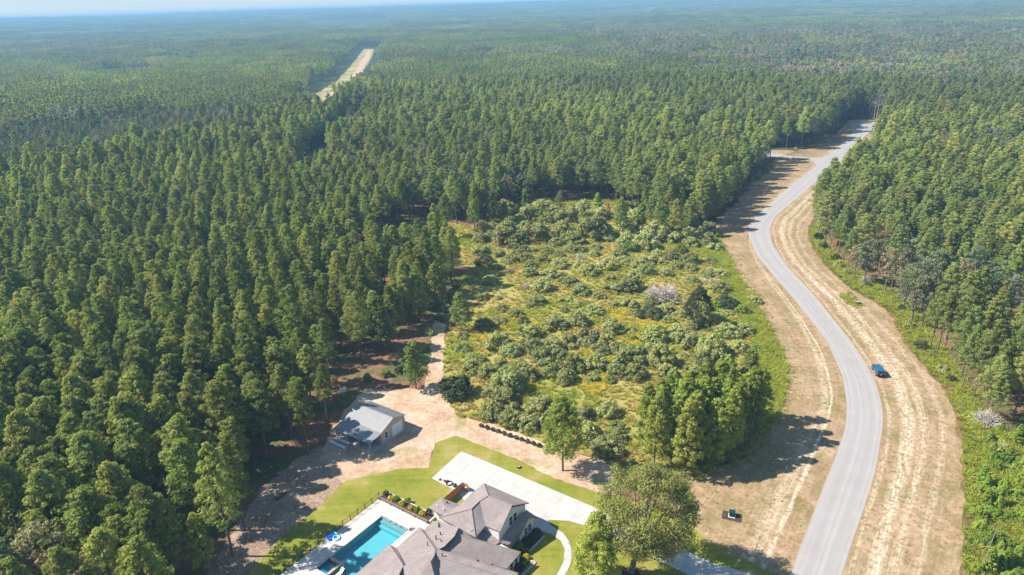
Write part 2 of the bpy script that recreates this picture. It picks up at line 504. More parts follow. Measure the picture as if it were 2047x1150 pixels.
MAT['ground'] = ground_mat(); MAT['field'] = field_mat(); MAT['dirt'] = dirt_mat(); MAT['chips'] = chips_mat(); MAT['lawn'] = lawn_mat(); MAT['road'] = road_mat()
MAT['verge_l'] = verge_mat('mown verge west', [(6.2, 0.9, 1.2), (9.5, 2.8, 0.6)])
MAT['verge_r'] = verge_mat('mown verge east', [(5.0, 1.9, 1.0), (8.2, 1.4, 0.7), (1.2, 0.6, 0.6), (12.0, 1.0, 0.5)])
MAT['concrete'] = concrete_mat('pale concrete', (0.60, 0.59, 0.575), 0.13)
MAT['deck'] = concrete_mat('pool deck concrete', (0.66, 0.61, 0.585), 0.12)
MAT['line'] = simple_mat('white court paint', (0.80, 0.79, 0.76), 0.7, var=0.05)
MAT['roof'] = shingle_mat()
MAT['white_wall'] = simple_mat('white siding', (0.58, 0.57, 0.555), 0.6, var=0.04, scale=1.0)
MAT['cream_wall'] = simple_mat('cream metal siding', (0.43, 0.37, 0.325), 0.55, var=0.05)
MAT['trim'] = simple_mat('white trim', (0.66, 0.66, 0.65), 0.5, var=0.03)
MAT['dark_trim'] = simple_mat('dark gutter', (0.06, 0.052, 0.05), 0.5, var=0.1)
MAT['glass'] = simple_mat('dark window glass', (0.015, 0.025, 0.028), 0.06, var=0.1, spec=0.6)
MAT['black'] = simple_mat('black plastic', (0.015, 0.015, 0.017), 0.5)
MAT['black_metal'] = simple_mat('black fence metal', (0.012, 0.012, 0.013), 0.4)
MAT['rubber'] = simple_mat('tyre rubber', (0.02, 0.02, 0.021), 0.9)
MAT['steel'] = simple_mat('grey steel', (0.4, 0.4, 0.42), 0.35, 0.6)
MAT['grey'] = simple_mat('mid grey', (0.28, 0.27, 0.27), 0.7)
MAT['blue_paint'] = simple_mat('bright blue car paint', (0.004, 0.105, 0.20), 0.22, 0.15, var=0.05, spec=0.6)
MAT['blue_vinyl'] = simple_mat('blue vinyl', (0.01, 0.13, 0.55), 0.4, var=0.1)
MAT['aqua_vinyl'] = simple_mat('aqua vinyl', (0.02, 0.40, 0.60), 0.4, var=0.1)
MAT['fence_wood'] = simple_mat('cedar boards', (0.42, 0.165, 0.055), 0.75, var=0.3, scale=4)
MAT['timber'] = simple_mat('grey brown timber', (0.16, 0.125, 0.11), 0.85, var=0.3, scale=2)
MAT['mulch'] = simple_mat('dark mulch', (0.055, 0.035, 0.032), 0.95, var=0.6, scale=6)
MAT['green_box'] = simple_mat('dark green enamel', (0.007, 0.040, 0.034), 0.35)
MAT['red'] = simple_mat('red plastic', (0.5, 0.04, 0.03), 0.5)
MAT['orange'] = simple_mat('orange plastic', (0.75, 0.14, 0.03), 0.5)
MAT['tan_box'] = simple_mat('pale bin', (0.62, 0.56, 0.45), 0.6)
MAT['spa_tile'] = simple_mat('brown stone coping', (0.36, 0.27, 0.22), 0.6, var=0.2, scale=4)
MAT['door'] = simple_mat('white door panel', (0.70, 0.70, 0.72), 0.5, var=0.03)
MAT['skin_log'] = simple_mat('dead log', (0.10, 0.07, 0.05), 0.9, var=0.4)


def metal_roof_mat():
    m, nt, _, _ = new_mat('ribbed metal roof'); q = N(nt)
    p = q.pos(); n = q.noise(p, 0.7, 5, 0.6)
    q.bsdf(q.ramp(n, [(0.3, (0.34, 0.34, 0.37)), (0.7, (0.42, 0.42, 0.45))]), 0.45, 0.1, spec=0.5, k=0.64)
    return m


def plaster_mat():
    m, nt, _, _ = new_mat('pool plaster'); q = N(nt)
    p = q.pos(); n = q.noise(p, 1.2, 6, 0.7)
    q.bsdf(q.ramp(n, [(0.3, (0.34, 0.66, 0.72)), (0.7, (0.46, 0.76, 0.80))]), 0.7, k=0.66)
    return m


def water_mat():
    m, nt, _, _ = new_mat('pool water'); q = N(nt)
    p = q.pos(); n = q.noise(p, 2.2, 3, 0.5)
    t = q.n('ShaderNodeBsdfTransparent'); t.inputs[0].default_value = (0.54, 0.88, 0.95, 1)
    g = q.n('ShaderNodeBsdfGlossy'); g.inputs['Roughness'].default_value = 0.03; q.set(g.inputs['Normal'], q.bump(n, 0.02, 0.02))
    fr = q.n('ShaderNodeFresnel'); fr.inputs['IOR'].default_value = 1.33
    mx = q.n('ShaderNodeMixShader'); q.set(mx.inputs[0], fr.outputs[0])
    nt.links.new(t.outputs[0], mx.inputs[1]); nt.links.new(g.outputs[0], mx.inputs[2])
    q.out(mx.outputs[0])
    return m


MAT['metal_roof'] = metal_roof_mat(); MAT['plaster'] = plaster_mat(); MAT['water'] = water_mat()

# ---------------------------------------------------------------- zones (surveyed outlines)
ROAD_L = [(1470, 1420), (1583, 1140), (1639, 990), (1670, 913), (1689, 858), (1693, 809), (1684, 753), (1656, 689), (1628, 650), (1590, 602), (1545, 550), (1510, 508), (1495, 470), (1498, 449), (1520, 424), (1548, 400), (1585, 368), (1632, 331), (1654, 311), (1684, 286), (1713, 261), (1724, 250)]
ROAD_R = [(1560, 1460), (1684, 1150), (1698, 1101), (1726, 1021), (1750, 945), (1766, 847), (1764, 813), (1753, 771), (1733, 730), (1701, 682), (1673, 647), (1625, 588), (1573, 532), (1545, 490), (1538, 459), (1550, 433), (1590, 400), (1628, 367), (1666, 335), (1683, 316), (1712, 289), (1740, 264), (1758, 250)]
VERGE_L = [(1210, 1420), (1350, 1150), (1310, 1050), (1375, 945), (1470, 925), (1510, 906), (1540, 850), (1559, 813), (1571, 750), (1559, 706), (1524, 636), (1517, 595), (1482, 574), (1458, 515), (1440, 483), (1420, 466), (1433, 449), (1454, 421), (1480, 395), (1500, 368), (1530, 345), (1550, 318)]
VERGE_R = [(1930, 1460), (1922, 1150), (1926, 1040), (1924, 945), (1920, 889), (1906, 826), (1893, 788), (1861, 750), (1840, 723), (1802, 678), (1778, 626), (1750, 605), (1698, 577), (1653, 536), (1628, 504), (1616, 480), (1618, 452), (1632, 425), (1660, 385), (1700, 345), (1745, 335)]
SIDE_ROAD = [(1450, 304), (1557, 308), (1589, 313), (1623, 315.5), (1643, 314.6), (1654, 310.5), (1683, 316), (1690, 322), (1700, 326.5), (1790, 330), (1790, 336.5), (1698, 332), (1676, 332), (1665, 336), (1632, 331), (1628, 325), (1615, 319.5), (1595, 317), (1557, 316.5), (1450, 312)]
ROAD_END = [(1697, 249), (1701, 245.5), (1759, 244.5), (1763, 256), (1741, 264), (1713, 261)]
VERGE_NL = [(1450, 300), (1560, 300), (1600, 302), (1640, 290), (1672, 268), (1688, 250), (1697, 240), (1762, 237), (1766, 246), (1701, 246), (1713, 261), (1656, 311), (1640, 316), (1557, 309), (1450, 304.5)]
VERGE_NR = [(1683, 316), (1740, 264), (1760, 254), (1785, 258), (1742, 300), (1722, 328), (1700, 327)]
FIELD = [(862, 800), (880, 710), (905, 645), (918, 565), (945, 535), (880, 520), (800, 530), (750, 540), (740, 480), (800, 455), (850, 432), (955, 456), (1000, 408), (1200, 388), (1310, 428), (1428, 455), (1450, 500), (1480, 560), (1520, 590), (1530, 640), (1562, 706), (1574, 750), (1562, 815), (1545, 855), (1512, 908), (1400, 965), (1250, 945), (1200, 918), (1080, 885), (980, 848), (905, 832)]
DIRT = [(868, 640), (893, 650), (886, 720), (888, 790), (915, 833), (985, 850), (1085, 884), (1200, 918), (1250, 945), (1240, 988), (1215, 992), (1120, 962), (1000, 907), (910, 874), (872, 886), (858, 937), (790, 942), (690, 965), (660, 950), (640, 920), (650, 880), (690, 820), (730, 778), (800, 778), (850, 775), (858, 722)]
CHIPS = [(690, 962), (640, 1012), (560, 1077), (495, 1152), (440, 1250), (400, 1400), (250, 1400), (330, 1250), (420, 1140), (470, 1060), (520, 975), (590, 920), (645, 890), (660, 920)]
LAWN = [(480, 1165), (495, 1150), (560, 1077), (640, 1011), (690, 962), (790, 939), (858, 935), (872, 885), (912, 872), (1000, 905), (1115, 960), (1215, 990), (1290, 1008), (1380, 1050), (1425, 1085), (1490, 1118), (1545, 1150), (1580, 1215), (1500, 1420), (900, 1500), (500, 1500), (390, 1400)]
DRIVE = [(922, 903), (980, 927), (1181, 1012), (1228, 1038), (1285, 1064), (1353, 1090), (1382, 1107), (1423, 1126.5), (1499, 1147), (1592, 1172), (1560, 1225), (1470, 1195), (1376, 1150), (1306, 1116), (1270, 1100), (1168, 1051), (1136, 1042), (1095, 1040.5), (1060, 1055), (1000, 1060), (930, 1005), (916, 984), (863, 957)]
PATH = [(1071, 1040), (1095, 1040.5), (1100, 1051), (1126, 1066.5), (1139, 1085), (1143, 1105), (1142, 1124), (1131, 1150), (1105, 1200), (1085, 1200), (1113, 1150), (1126, 1126), (1129, 1098), (1121, 1082), (1103, 1069), (1084, 1062), (1062, 1062)]

random.seed(7)
rng = np.random.default_rng(7)

# house axes: A runs away to the right, B towards the right foreground
HO = S(1000, 1110)
HANG = rad(54.3)
HA = Vector((math.cos(HANG), math.sin(HANG), 0)); HB = Vector((math.sin(HANG), -math.cos(HANG), 0))


def AB(a, b, z=0.0):
    return HO + HA * a + HB * b + Vector((0, 0, z))


def ab_of(u, v, z=0.0):
    q = S(u, v, z) - HO
    return q.dot(HA), q.dot(HB)


# pool rectangle in house axes
pa, pb = ab_of(762, 1033.5)
POOL_A1, POOL_B0 = pa, pb
POOL_A0, POOL_B1 = pa - 15.4, pb + 6.9
POOL = [AB(POOL_A0, POOL_B0), AB(POOL_A1, POOL_B0), AB(POOL_A1, POOL_B1), AB(POOL_A0, POOL_B1)]


def rough_edge(P, step=1.6, amp=0.35):
    out = []
    n = len(P)
    for i in range(n):
        a, b = P[i], P[(i + 1) % n]
        L = (b - a).length
        k = max(1, min(60, int(L / step)))
        nrm = Vector((-(b - a).y, (b - a).x, 0)).normalized()
        for j in range(k):
            q = a.lerp(b, j / k)
            d = amp * random.uniform(-1, 1)
            out.append(Vector((q.x + nrm.x * d, q.y + nrm.y * d, q.z)))
    return out


def sheet(name, P, z, mat, hole=None, rough=0.0, step=1.6, th=0.0):
    P = [Vector((p.x, p.y, 0)) for p in P]
    if rough: P = rough_edge(P, step, rough)
    polys = [P] + ([hole] if hole else [])
    allp = [p for q in polys for p in q]
    tris = tessellate_polygon(polys)
    me = bpy.data.meshes.new(name)
    vs = [(p.x, p.y, z) for p in allp]
    fs = []
    for t in tris:
        a, b, c = (Vector(vs[i]) for i in t)
        fs.append(t if (b - a).cross(c - a).z > 0 else tuple(reversed(t)))
    if th:
        n = len(vs)
        vs += [(x, y, w - th) for x, y, w in vs]
        m = len(P)
        fs += [(i, n + i, n + (i + 1) % m, (i + 1) % m) for i in range(m)]
    me.from_pydata(vs, [], fs)
    me.materials.append(mat)
    o = link(name, me)
    return tag(o, kind='structure')


def resample(P, n):
    P = np.array([[p.x, p.y] for p in P])
    # soften corners: Catmull-like by dense linear resampling and smoothing
    d = np.r_[0, np.cumsum(np.hypot(*np.diff(P, axis=0).T))]
    s = np.linspace(0, d[-1], n)
    Q = np.stack([np.interp(s, d, P[:, k]) for k in (0, 1)], 1)
    for _ in range(3):
        Q[1:-1] = 0.25 * Q[:-2] + 0.5 * Q[1:-1] + 0.25 * Q[2:]
    return Q


def strip(name, Lp, Rp, z, mat, n=220, m=8, jit=0.0, road_width=None):
    """ribbon between two outlines; UV = metres along, metres across from the first outline"""
    a = resample(Lp, n); b = resample(Rp, n)
    # pair stations by nearest point rather than arc length so streaks follow the first outline
    vs, uv, fs = [], [], []
    along = np.r_[0, np.cumsum(np.hypot(*np.diff(a, axis=0).T))]
    for i in range(n):
        w = np.hypot(*(b[i] - a[i]))
        jj = jit * random.uniform(-1, 1)
        for j in range(m + 1):
            t = j / m
            q = a[i] * (1 - t) + b[i] * t
            if j == m and w > 1e-3: q = q + (b[i] - a[i]) / w * jj
            vs.append((q[0], q[1], z)); uv.append((along[i], road_width * t if road_width else w * t))
    for i in range(n - 1):
        for j in range(m):
            k = i * (m + 1) + j
            fs.append((k, k + 1, k + m + 2, k + m + 1))
    me = bpy.data.meshes.new(name)
    me.from_pydata(vs, [], fs)
    lay = me.uv_layers.new(name='UVMap')
    for lp in me.loops: lay.data[lp.index].uv = uv[lp.vertex_index]
    me.materials.append(mat)
    bm = bmesh.new(); bm.from_mesh(me)
    for f in bm.faces:
        if f.normal.z < 0: f.normal_flip()
    bm.to_mesh(me); bm.free()
    return tag(link(name, me), kind='structure')


def nearest_strip_outer(inner, outer, n=220):
    """for each station of inner pick the matching station of outer by monotone nearest search"""
    a = resample(inner, n)
    b = resample(outer, n * 4)
    idx = [int(np.argmin(np.hypot(*(b - p).T))) for p in a]
    idx = np.maximum.accumulate(idx)
    idx = np.convolve(np.r_[[idx[0]] * 8, idx, [idx[-1]] * 8], np.ones(17) / 17, 'valid').astype(int)
    idx[0] = 0; idx[-1] = len(b) - 1
    return [Vector((*p, 0)) for p in a], [Vector((*b[i], 0)) for i in idx]


# ---------------------------------------------------------------- ground to the horizon
def hill(x, y):
    d = np.hypot(x, y)
    t = np.clip((d - 1800) / 7200, 0, 1); t = t * t * (3 - 2 * t)
    w = np.sin(x * 0.0011 + 1.3) * np.cos(y * 0.0009 + 0.4) + 0.5 * np.sin(x * 0.0023 + y * 0.0017)
    k = np.clip((d - 1800) / 1500, 0, 1)
    return 62 * t + w * 5.0 * k * (0.5 + t)


def build_ground():
    NA = 96
    rings = list(np.geomspace(620, 11000, 44))
    vs, fs = [], []
    for r in rings:
        for k in range(NA):
            x, y = r * math.sin(2 * math.pi * k / NA), r * math.cos(2 * math.pi * k / NA)
            vs.append((x, y, float(hill(np.array(x), np.array(y)))))
    for i in range(len(rings) - 1):
        for k in range(NA):
            a, b = i * NA + k, i * NA + (k + 1) % NA
            fs.append((a, a + NA, b + NA, b))
    hole = [Vector((p.x, p.y, 0)) for p in POOL]
    inner = [Vector((vs[k][0], vs[k][1], 0)) for k in range(NA)]
    base = len(vs)
    vs += [(p.x, p.y, 0) for p in hole]
    for t in tessellate_polygon([inner, hole]):
        fs.append(tuple(i if i < NA else base + i - NA for i in t))
    me = bpy.data.meshes.new('ground')
    me.from_pydata(vs, [], fs)
    bm = bmesh.new(); bm.from_mesh(me)
    for f in bm.faces:
        if f.normal.z < 0: f.normal_flip()
    bm.to_mesh(me); bm.free()
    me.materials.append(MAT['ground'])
    tag(link('ground', me), kind='structure')


build_ground()
sheet('field', SP(FIELD), 0.010, MAT['field'], rough=0.6)
ia, ib = nearest_strip_outer(SP(ROAD_L), SP(VERGE_L))
strip('road_verge', ia, ib, 0.016, MAT['verge_l'], n=220, m=10, jit=0.5)
ia, ib = nearest_strip_outer(SP(ROAD_R[:20]), SP(VERGE_R))
strip('road_verge', ia, ib, 0.016, MAT['verge_r'], n=220, m=10, jit=0.5)
sheet('road_verge', SP(VERGE_NL), 0.014, MAT['verge_l'], rough=0.6, step=3)
sheet('road_verge', SP(VERGE_NR), 0.014, MAT['verge_r'], rough=0.6, step=3)
sheet('wood_chip_bank', SP(CHIPS), 0.022, MAT['chips'], rough=0.5)
sheet('dirt_clearing', SP(DIRT), 0.028, MAT['dirt'], rough=0.55)
sheet('lawn', SP(LAWN), 0.036, MAT['lawn'], hole=[Vector((p.x, p.y, 0)) for p in POOL], rough=0.18, step=0.9)
strip('road', SP(ROAD_L), SP(ROAD_R), 0.05, MAT['road'], n=260, m=6, road_width=8.5)
sheet('side_road', SP(SIDE_ROAD), 0.045, MAT['road'])
sheet('road_turnaround', SP(ROAD_END), 0.046, MAT['road'])
_along = (S(1713, 261) - S(1632, 331)).normalized()
for o in list(COL.objects):
    if o.type == 'MESH' and o.name.split('.')[0] in ('side_road', 'road_turnaround', 'road_verge') and not o.data.uv_layers:
        lay = o.data.uv_layers.new(name='UVMap')
        rd_ = not o.name.startswith('road_verge')
        for lp in o.data.loops:
            c = o.data.vertices[lp.vertex_index].co
            u_, v_ = c.x * _along.x + c.y * _along.y, c.x * _along.y - c.y * _along.x
            lay.data[lp.index].uv = (u_, 3.2 if rd_ else v_ - 30.0)
# the sandy clearing strip far off and other openings in the woods
FAR_TRACK = [(600, 235), (615, 205), (635, 185), (670, 165), (694, 140), (712, 118), (728, 98), (748, 98), (742, 118), (728, 140), (712, 160), (690, 178), (668, 190)]
sheet('far_clearing', SP(FAR_TRACK), 0.02, MAT['dry_clearing'], rough=2.0, step=12)
FAR_SAND = [(640, 205), (668, 183), (692, 168), (700, 160), (706, 148), (726, 117), (735, 100), (742, 100), (738, 117), (724, 138), (716, 156), (694, 171), (678, 183)]
sheet('dirt_road', SP(FAR_SAND), 0.03, MAT['dirt'], rough=1.5, step=12)
GAP_PATCH = [(606, 345), (640, 338), (634, 372), (612, 374)]
sheet('grass_gap', SP(GAP_PATCH), 0.015, MAT['field'], rough=0.8)

# ---------------------------------------------------------------- driveway: separate slabs
def clip_halfplane(P, n, d):
    out = []
    for i in range(len(P)):
        a, b = P[i], P[(i + 1) % len(P)]
        da, db = a[0] * n[0] + a[1] * n[1] - d, b[0] * n[0] + b[1] * n[1] - d
        if da >= 0: out.append(a)
        if (da >= 0) != (db >= 0):
            t = da / (da - db)
            out.append((a[0] + (b[0] - a[0]) * t, a[1] + (b[1] - a[1]) * t))
    return out


def ang_rect(poly, axis_a, axis_b, step_a, step_b, gap=0.02):
    L = [(p.dot(axis_a), p.dot(axis_b)) for p in poly]
    a0, a1 = min(p[0] for p in L), max(p[0] for p in L)
    b0, b1 = min(p[1] for p in L), max(p[1] for p in L)
    cells = []
    na = max(1, math.ceil((a1 - a0) / step_a)); nb = max(1, math.ceil((b1 - b0) / step_b))
    for i in range(na):
        for j in range(nb):
            q = L
            for n, d in (((1, 0), a0 + i * step_a + gap / 2), ((-1, 0), -(a0 + (i + 1) * step_a - gap / 2)), ((0, 1), b0 + j * step_b + gap / 2), ((0, -1), -(b0 + (j + 1) * step_b - gap / 2))):
                q = clip_halfplane(q, n, d)
                if len(q) < 3: break
            if len(q) >= 3:
                ar = abs(sum(q[k][0] * q[(k + 1) % len(q)][1] - q[(k + 1) % len(q)][0] * q[k][1] for k in range(len(q)))) / 2
                if ar > 0.4: cells.append([axis_a * p[0] + axis_b * p[1] for p in q])
    return cells


dw = sheet('driveway', SP(DRIVE), 0.05, MAT['dark_trim'])
dw.data.materials.clear(); dw.data.materials.append(MAT['grey'])
d_ax = (S(1181, 1012) - S(922, 903)).normalized(); d_bx = Vector((-d_ax.y, d_ax.x, 0))
for c in ang_rect(SP(DRIVE), d_bx, d_ax, 3.9, 4.3, 0.025):
    mb = MB().prism([(p.x, p.y) for p in c], 0.03, 0.10 + random.uniform(0, 0.004))
    o = mb.build('slab', MAT['concrete'], dw)
pw = sheet('footpath', SP(PATH), 0.047, MAT['grey'])
for c in ang_rect(SP(PATH), HA, HB, 1.6, 1.6, 0.02):
    MB().prism([(p.x, p.y) for p in c], 0.02, 0.093 + random.uniform(0, 0.004)).build('slab', MAT['concrete'], pw)


def painted(pts, w=0.10, z=0.108, name='court_line', parent=None):
    mb = MB()
    for (a, b) in pts:
        a, b = S(*a), S(*b)
        t = (b - a).normalized(); n = Vector((-t.y, t.x, 0)) * w / 2
        mb.add([(p.x, p.y, z) for p in (a - n, b - n, b + n, a + n)], [(0, 1, 2, 3)])
    return mb.build(name, MAT['line'], parent)


for seg in [((951, 928), (1073, 977)), ((923, 946), (1052, 1000)), ((951, 928), (912, 958)), ((980, 946), (958, 965)), ((1000, 948), (975, 966)), ((1030, 960), (1006, 980)), ((1073, 977), (1052, 1000))]:
    painted([seg], parent=dw)

# ---------------------------------------------------------------- house
house = empty('house', HO, 0, 'white two-storey house with grey-brown hipped shingle roofs beside the pool', 'house')


def H(p):
    return Vector(p) - HO


def hs(u, v, z):
    return S(u, v, z) - HO


def plane_b(u, v, b0, z0, s):
    d = _CR @ np.array([(u - 1023.5) / FOC, -(v - 575.0) / FOC, -1.0]); d = Vector(d)
    c = (Vector(_CC) - HO).dot(HB); db = d.dot(HB)
    t = (z0 + s * (c - b0) - CAM_H) / (d.z - s * db)
    return Vector(_CC) + d * t - HO


RT = 0.22
roof_two = MB()
f_right = [hs(1057, 1005.2, 5.4), hs(967.4, 966.1, 5.4), hs(976, 992, 7.5), hs(1023.5, 1010.9, 7.5)]
f_left = [hs(1023.5, 1010.9, 7.5), hs(976, 992, 7.5), hs(959, 1002, 7.2), hs(970.5, 1051, 5.2), hs(1000, 1063, 5.3)]
f_back = [hs(967.4, 966.1, 5.4), hs(918, 1010, 5.2), hs(877.5, 1034, 4.6), hs(942.5, 1017.5, 7.0), hs(959, 1002, 7.2), hs(976, 992, 7.5)]
f_hip = [hs(877.5, 1034, 4.6), hs(950.5, 1074, 4.6), hs(942.5, 1017.5, 7.0)]
f_dark = [hs(942.5, 1017.5, 7.0), hs(950.5, 1074, 4.6), hs(970.5, 1051, 5.2), hs(959, 1002, 7.2)]
for f in (f_right, f_left, f_back, f_hip, f_dark): roof_two.slab(f, RT)
roof_two.build('roof', MAT['roof'], house)
ridge = MB()
for a, b in ((f_right[2], f_right[3]), (f_right[1], f_right[2]), (f_hip[0], f_hip[2]), (f_hip[1], f_hip[2]), (f_back[4], f_back[5]), (f_back[3], f_back[4])):
    ridge.tube(a + Vector((0, 0, 0.0)), b, 0.13, n=6)
ridge.build('ridge_cap', MAT['roof'], house)

roof_low = MB()
L1 = [plane_b(u, v, -14.05, 2.8, 0.42) for u, v in ((838, 1054.5), (793, 1095.5), (814, 1133), (861, 1123), (868, 1112), (871, 1101))]
M1 = [plane_b(u, v, -13.1, 2.8, 0.42) for u, v in ((848, 1060), (865.4, 1041.5), (886, 1043.6), (900, 1050), (917, 1054), (908.5, 1072), (886.8, 1093.6), (877, 1098))]
N1 = [L1[0], M1[0], M1[7], L1[5]]
L2 = [plane_b(u, v, -15.6, 2.8, 0.42) for u, v in ((778, 1088.5), (640, 1212), (760, 1230), (806, 1131))]
N2 = [L2[0], L1[1], L1[2], L2[3]]
F1 = [hs(912, 1067.5, 5.5), hs(1041, 1104.5, 3.1), hs(1013, 1137, 2.8), hs(880, 1102, 5.7)]
T1 = [hs(917, 1054, 5.4), hs(912, 1067.5, 5.5), hs(948, 1077.5, 4.4)]
K1 = [hs(874, 1099, 6.6), hs(1036, 1147, 5.2), hs(1026, 1158, 5.0), hs(868, 1111, 6.5)]
K2 = [hs(868, 1111, 6.45), hs(1026, 1158, 4.9), hs(985, 1240, 3.0), hs(890, 1240, 4.0)]
K3 = [L2[3], L1[2], L1[3], hs(868, 1111, 6.45), hs(890, 1240, 4.0), hs(760, 1240, 4.0)]
for f in (L1, M1, N1, L2, N2, F1, T1, K1, K2, K3): roof_low.slab(f, RT)
roof_low.build('roof', MAT['roof'], house)
cap = MB()
for a, b in ((L1[0], L1[5]), (L2[0], L2[3]), (F1[0], F1[1]), (K1[0], K1[1]), (L1[3], L1[4])): cap.tube(a, b, 0.12, n=6)
cap.build('ridge_cap', MAT['roof'], house)

porch_roof = MB()
P1 = [hs(952, 1074, 3.7), hs(971, 1053, 4.2), hs(1000, 1083, 3.1), hs(986, 1092, 2.9), hs(970, 1087, 3.0)]
Q1 = [hs(1042, 1026, 4.6), hs(1057, 1035.2, 4.3), hs(1041.7, 1069.6, 2.75), hs(1036, 1069, 2.8), hs(1016.7, 1089.5, 2.75), hs(1000.5, 1083.5, 3.2)]
Q2 = [hs(1042, 1026, 4.6), hs(1057, 1035.2, 4.3), hs(1074.6, 1034.7, 2.75), hs(1052, 1019, 2.75)]
for f in (P1, Q1, Q2): porch_roof.slab(f, 0.16)
porch_roof.build('roof', MAT['roof'], house)
C1 = [hs(881.7, 994.8, 2.9), hs(857, 1015, 2.9), hs(890, 1012, 3.9)]
C2 = [hs(857, 1015, 2.9), hs(880.7, 1028.7, 2.9), hs(908, 1028, 3.4), hs(915, 1019, 3.9), hs(890, 1012, 3.9)]
C3 = [hs(881.7, 994.8, 2.9), hs(890, 1012, 3.9), hs(915, 1019, 3.9), hs(920, 1010, 3.2), hs(918, 1009, 2.95)]
wing_roof = MB()
for f in (C1, C2, C3): wing_roof.slab(f, 0.18)
wing_roof.build('roof', MAT['roof'], house)
strip_r = MB().slab([hs(918, 1011, 3.1), hs(945, 984, 3.1), hs(951, 981, 3.3), hs(924, 1008, 3.4)], 0.15)
strip_r.build('roof', MAT['roof'], house)

# gutters along the eaves
gut = [(f_right[0], f_right[1]), (f_right[1], f_back[1]), (L1[0], L1[1]), (M1[0], M1[1]), (L2[0], L2[1]), (C1[0], C1[1]), (F1[1], F1[2]), (C2[0], C2[1]), (C3[0], C3[4]), (Q1[3], Q1[4])]
for a, b in gut:
    MB().tube(a - Vector((0, 0, 0.10)), b - Vector((0, 0, 0.10)), 0.085, n=6).build('gutter', MAT['dark_trim'], house)

# walls in house axes
MH = Matrix.Rotation(HANG, 4, 'Z')                # local x = A ; local -y = B


def hbox(mb, a0, a1, b0, b1, z0, z1):
    return mb.box(a0, a1, -b1, -b0, z0, z1, MH)


def gable(mb, b, a0, a1, am, z0, ze, zr, th=0.2):
    """gable wall plane at B = b"""
    pts = [(a0, z0), (a1, z0), (a1, ze), (am, zr), (a0, ze)]
    n = len(pts)
    vs = [HA * a + HB * b + Vector((0, 0, z)) for a, z in pts] + [HA * a + HB * (b - th) + Vector((0, 0, z)) for a, z in pts]
    return mb.add(vs, [tuple(range(n)), tuple(range(2 * n - 1, n - 1, -1))] + [(i, (i + 1) % n, n + (i + 1) % n, n + i) for i in range(n)])


w = MB(); hbox(w, 0.0, 8.05, -9.2, -0.35, 0, 5.15); gable(w, -0.1, 0.0, 8.05, 4.05, 0, 5.15, 7.2, 0.24); w.build('wall', MAT['white_wall'], house)
w = MB(); gable(w, 1.38, 4.15, 8.5, 6.6, 0, 2.6, 3.95, 0.2); hbox(w, 8.3, 8.5, -0.09, 1.17, 0, 2.6); hbox(w, 4.15, 4.35, -0.09, 1.17, 0, 2.6); w.build('wall', MAT['white_wall'], house)
w = MB(); hbox(w, -2.2, -0.02, -10.9, -3.3, 0, 4.45); w.build('wall', MAT['white_wall'], house)
w = MB(); hbox(w, 0.9, 3.2, -15.7, -9.5, 0, 2.75); w.build('wall', MAT['white_wall'], house)
w = MB(); hbox(w, -19, -2.6, -12.6, 3.9, 0, 2.55); hbox(w, -10.2, -5.1, -13.6, -12.61, 0, 2.55); w.build('wall', MAT['white_wall'], house)
w = MB(); hbox(w, -2.59, 4.1, -3.29, 0.6, 0, 2.65); hbox(w, -3.6, -0.1, 0.61, 4.1, 0, 2.6); w.build('wall', MAT['white_wall'], house)
# board and batten strips on the two front gables
for k in range(1, 20):
    a = 0.0 + k * 0.41
    zt = 5.15 + (2.05) * (1 - abs(a - 4.05) / 4.05) - 0.15
    m = MB(); hbox(m, a - 0.02, a + 0.02, -0.1, -0.075, 3.0, zt); m.build('batten', MAT['trim'], house)


def window(a, b, z0, w_, h_, face='b', parent=house):
    """double-hung window on a wall that faces +B (face b) or -A"""
    fr = MB()
    if face == 'b':
        bx = lambda mb, x0, x1, y0, y1, d0, d1: hbox(mb, a + x0, a + x1, b + d0, b + d1, z0 + y0, z0 + y1)
    else:
        bx = lambda mb, x0, x1, y0, y1, d0, d1: hbox(mb, a - d1, a - d0, b + x0, b + x1, z0 + y0, z0 + y1)
    t = 0.07
    bx(fr, 0, w_, 0, t, 0, 0.06); bx(fr, 0, w_, h_ - t, h_, 0, 0.06)
    bx(fr, 0, t, t, h_ - t, 0, 0.06); bx(fr, w_ - t, w_, t, h_ - t, 0, 0.06)
    bx(fr, t, w_ - t, h_ / 2 - 0.035, h_ / 2 + 0.035, 0, 0.06)
    o = fr.build('window', MAT['trim'], parent)
    for y0, y1 in ((t, h_ / 2 - 0.035), (h_ / 2 + 0.035, h_ - t)):
        g_ = MB(); bx(g_, t, w_ - t, y0, y1, 0.005, 0.03); g_.build('pane', MAT['glass'], o)


for a in (3.0, 4.25): window(a, -0.1, 3.95, 1.05, 1.7)
for a in (5.35, 6.55): window(a, 1.38, 0.75, 1.0, 1.55)
window(-2.9, 4.1, 0.8, 1.0, 1.4); window(-1.6, 4.1, 0.8, 1.0, 1.4)
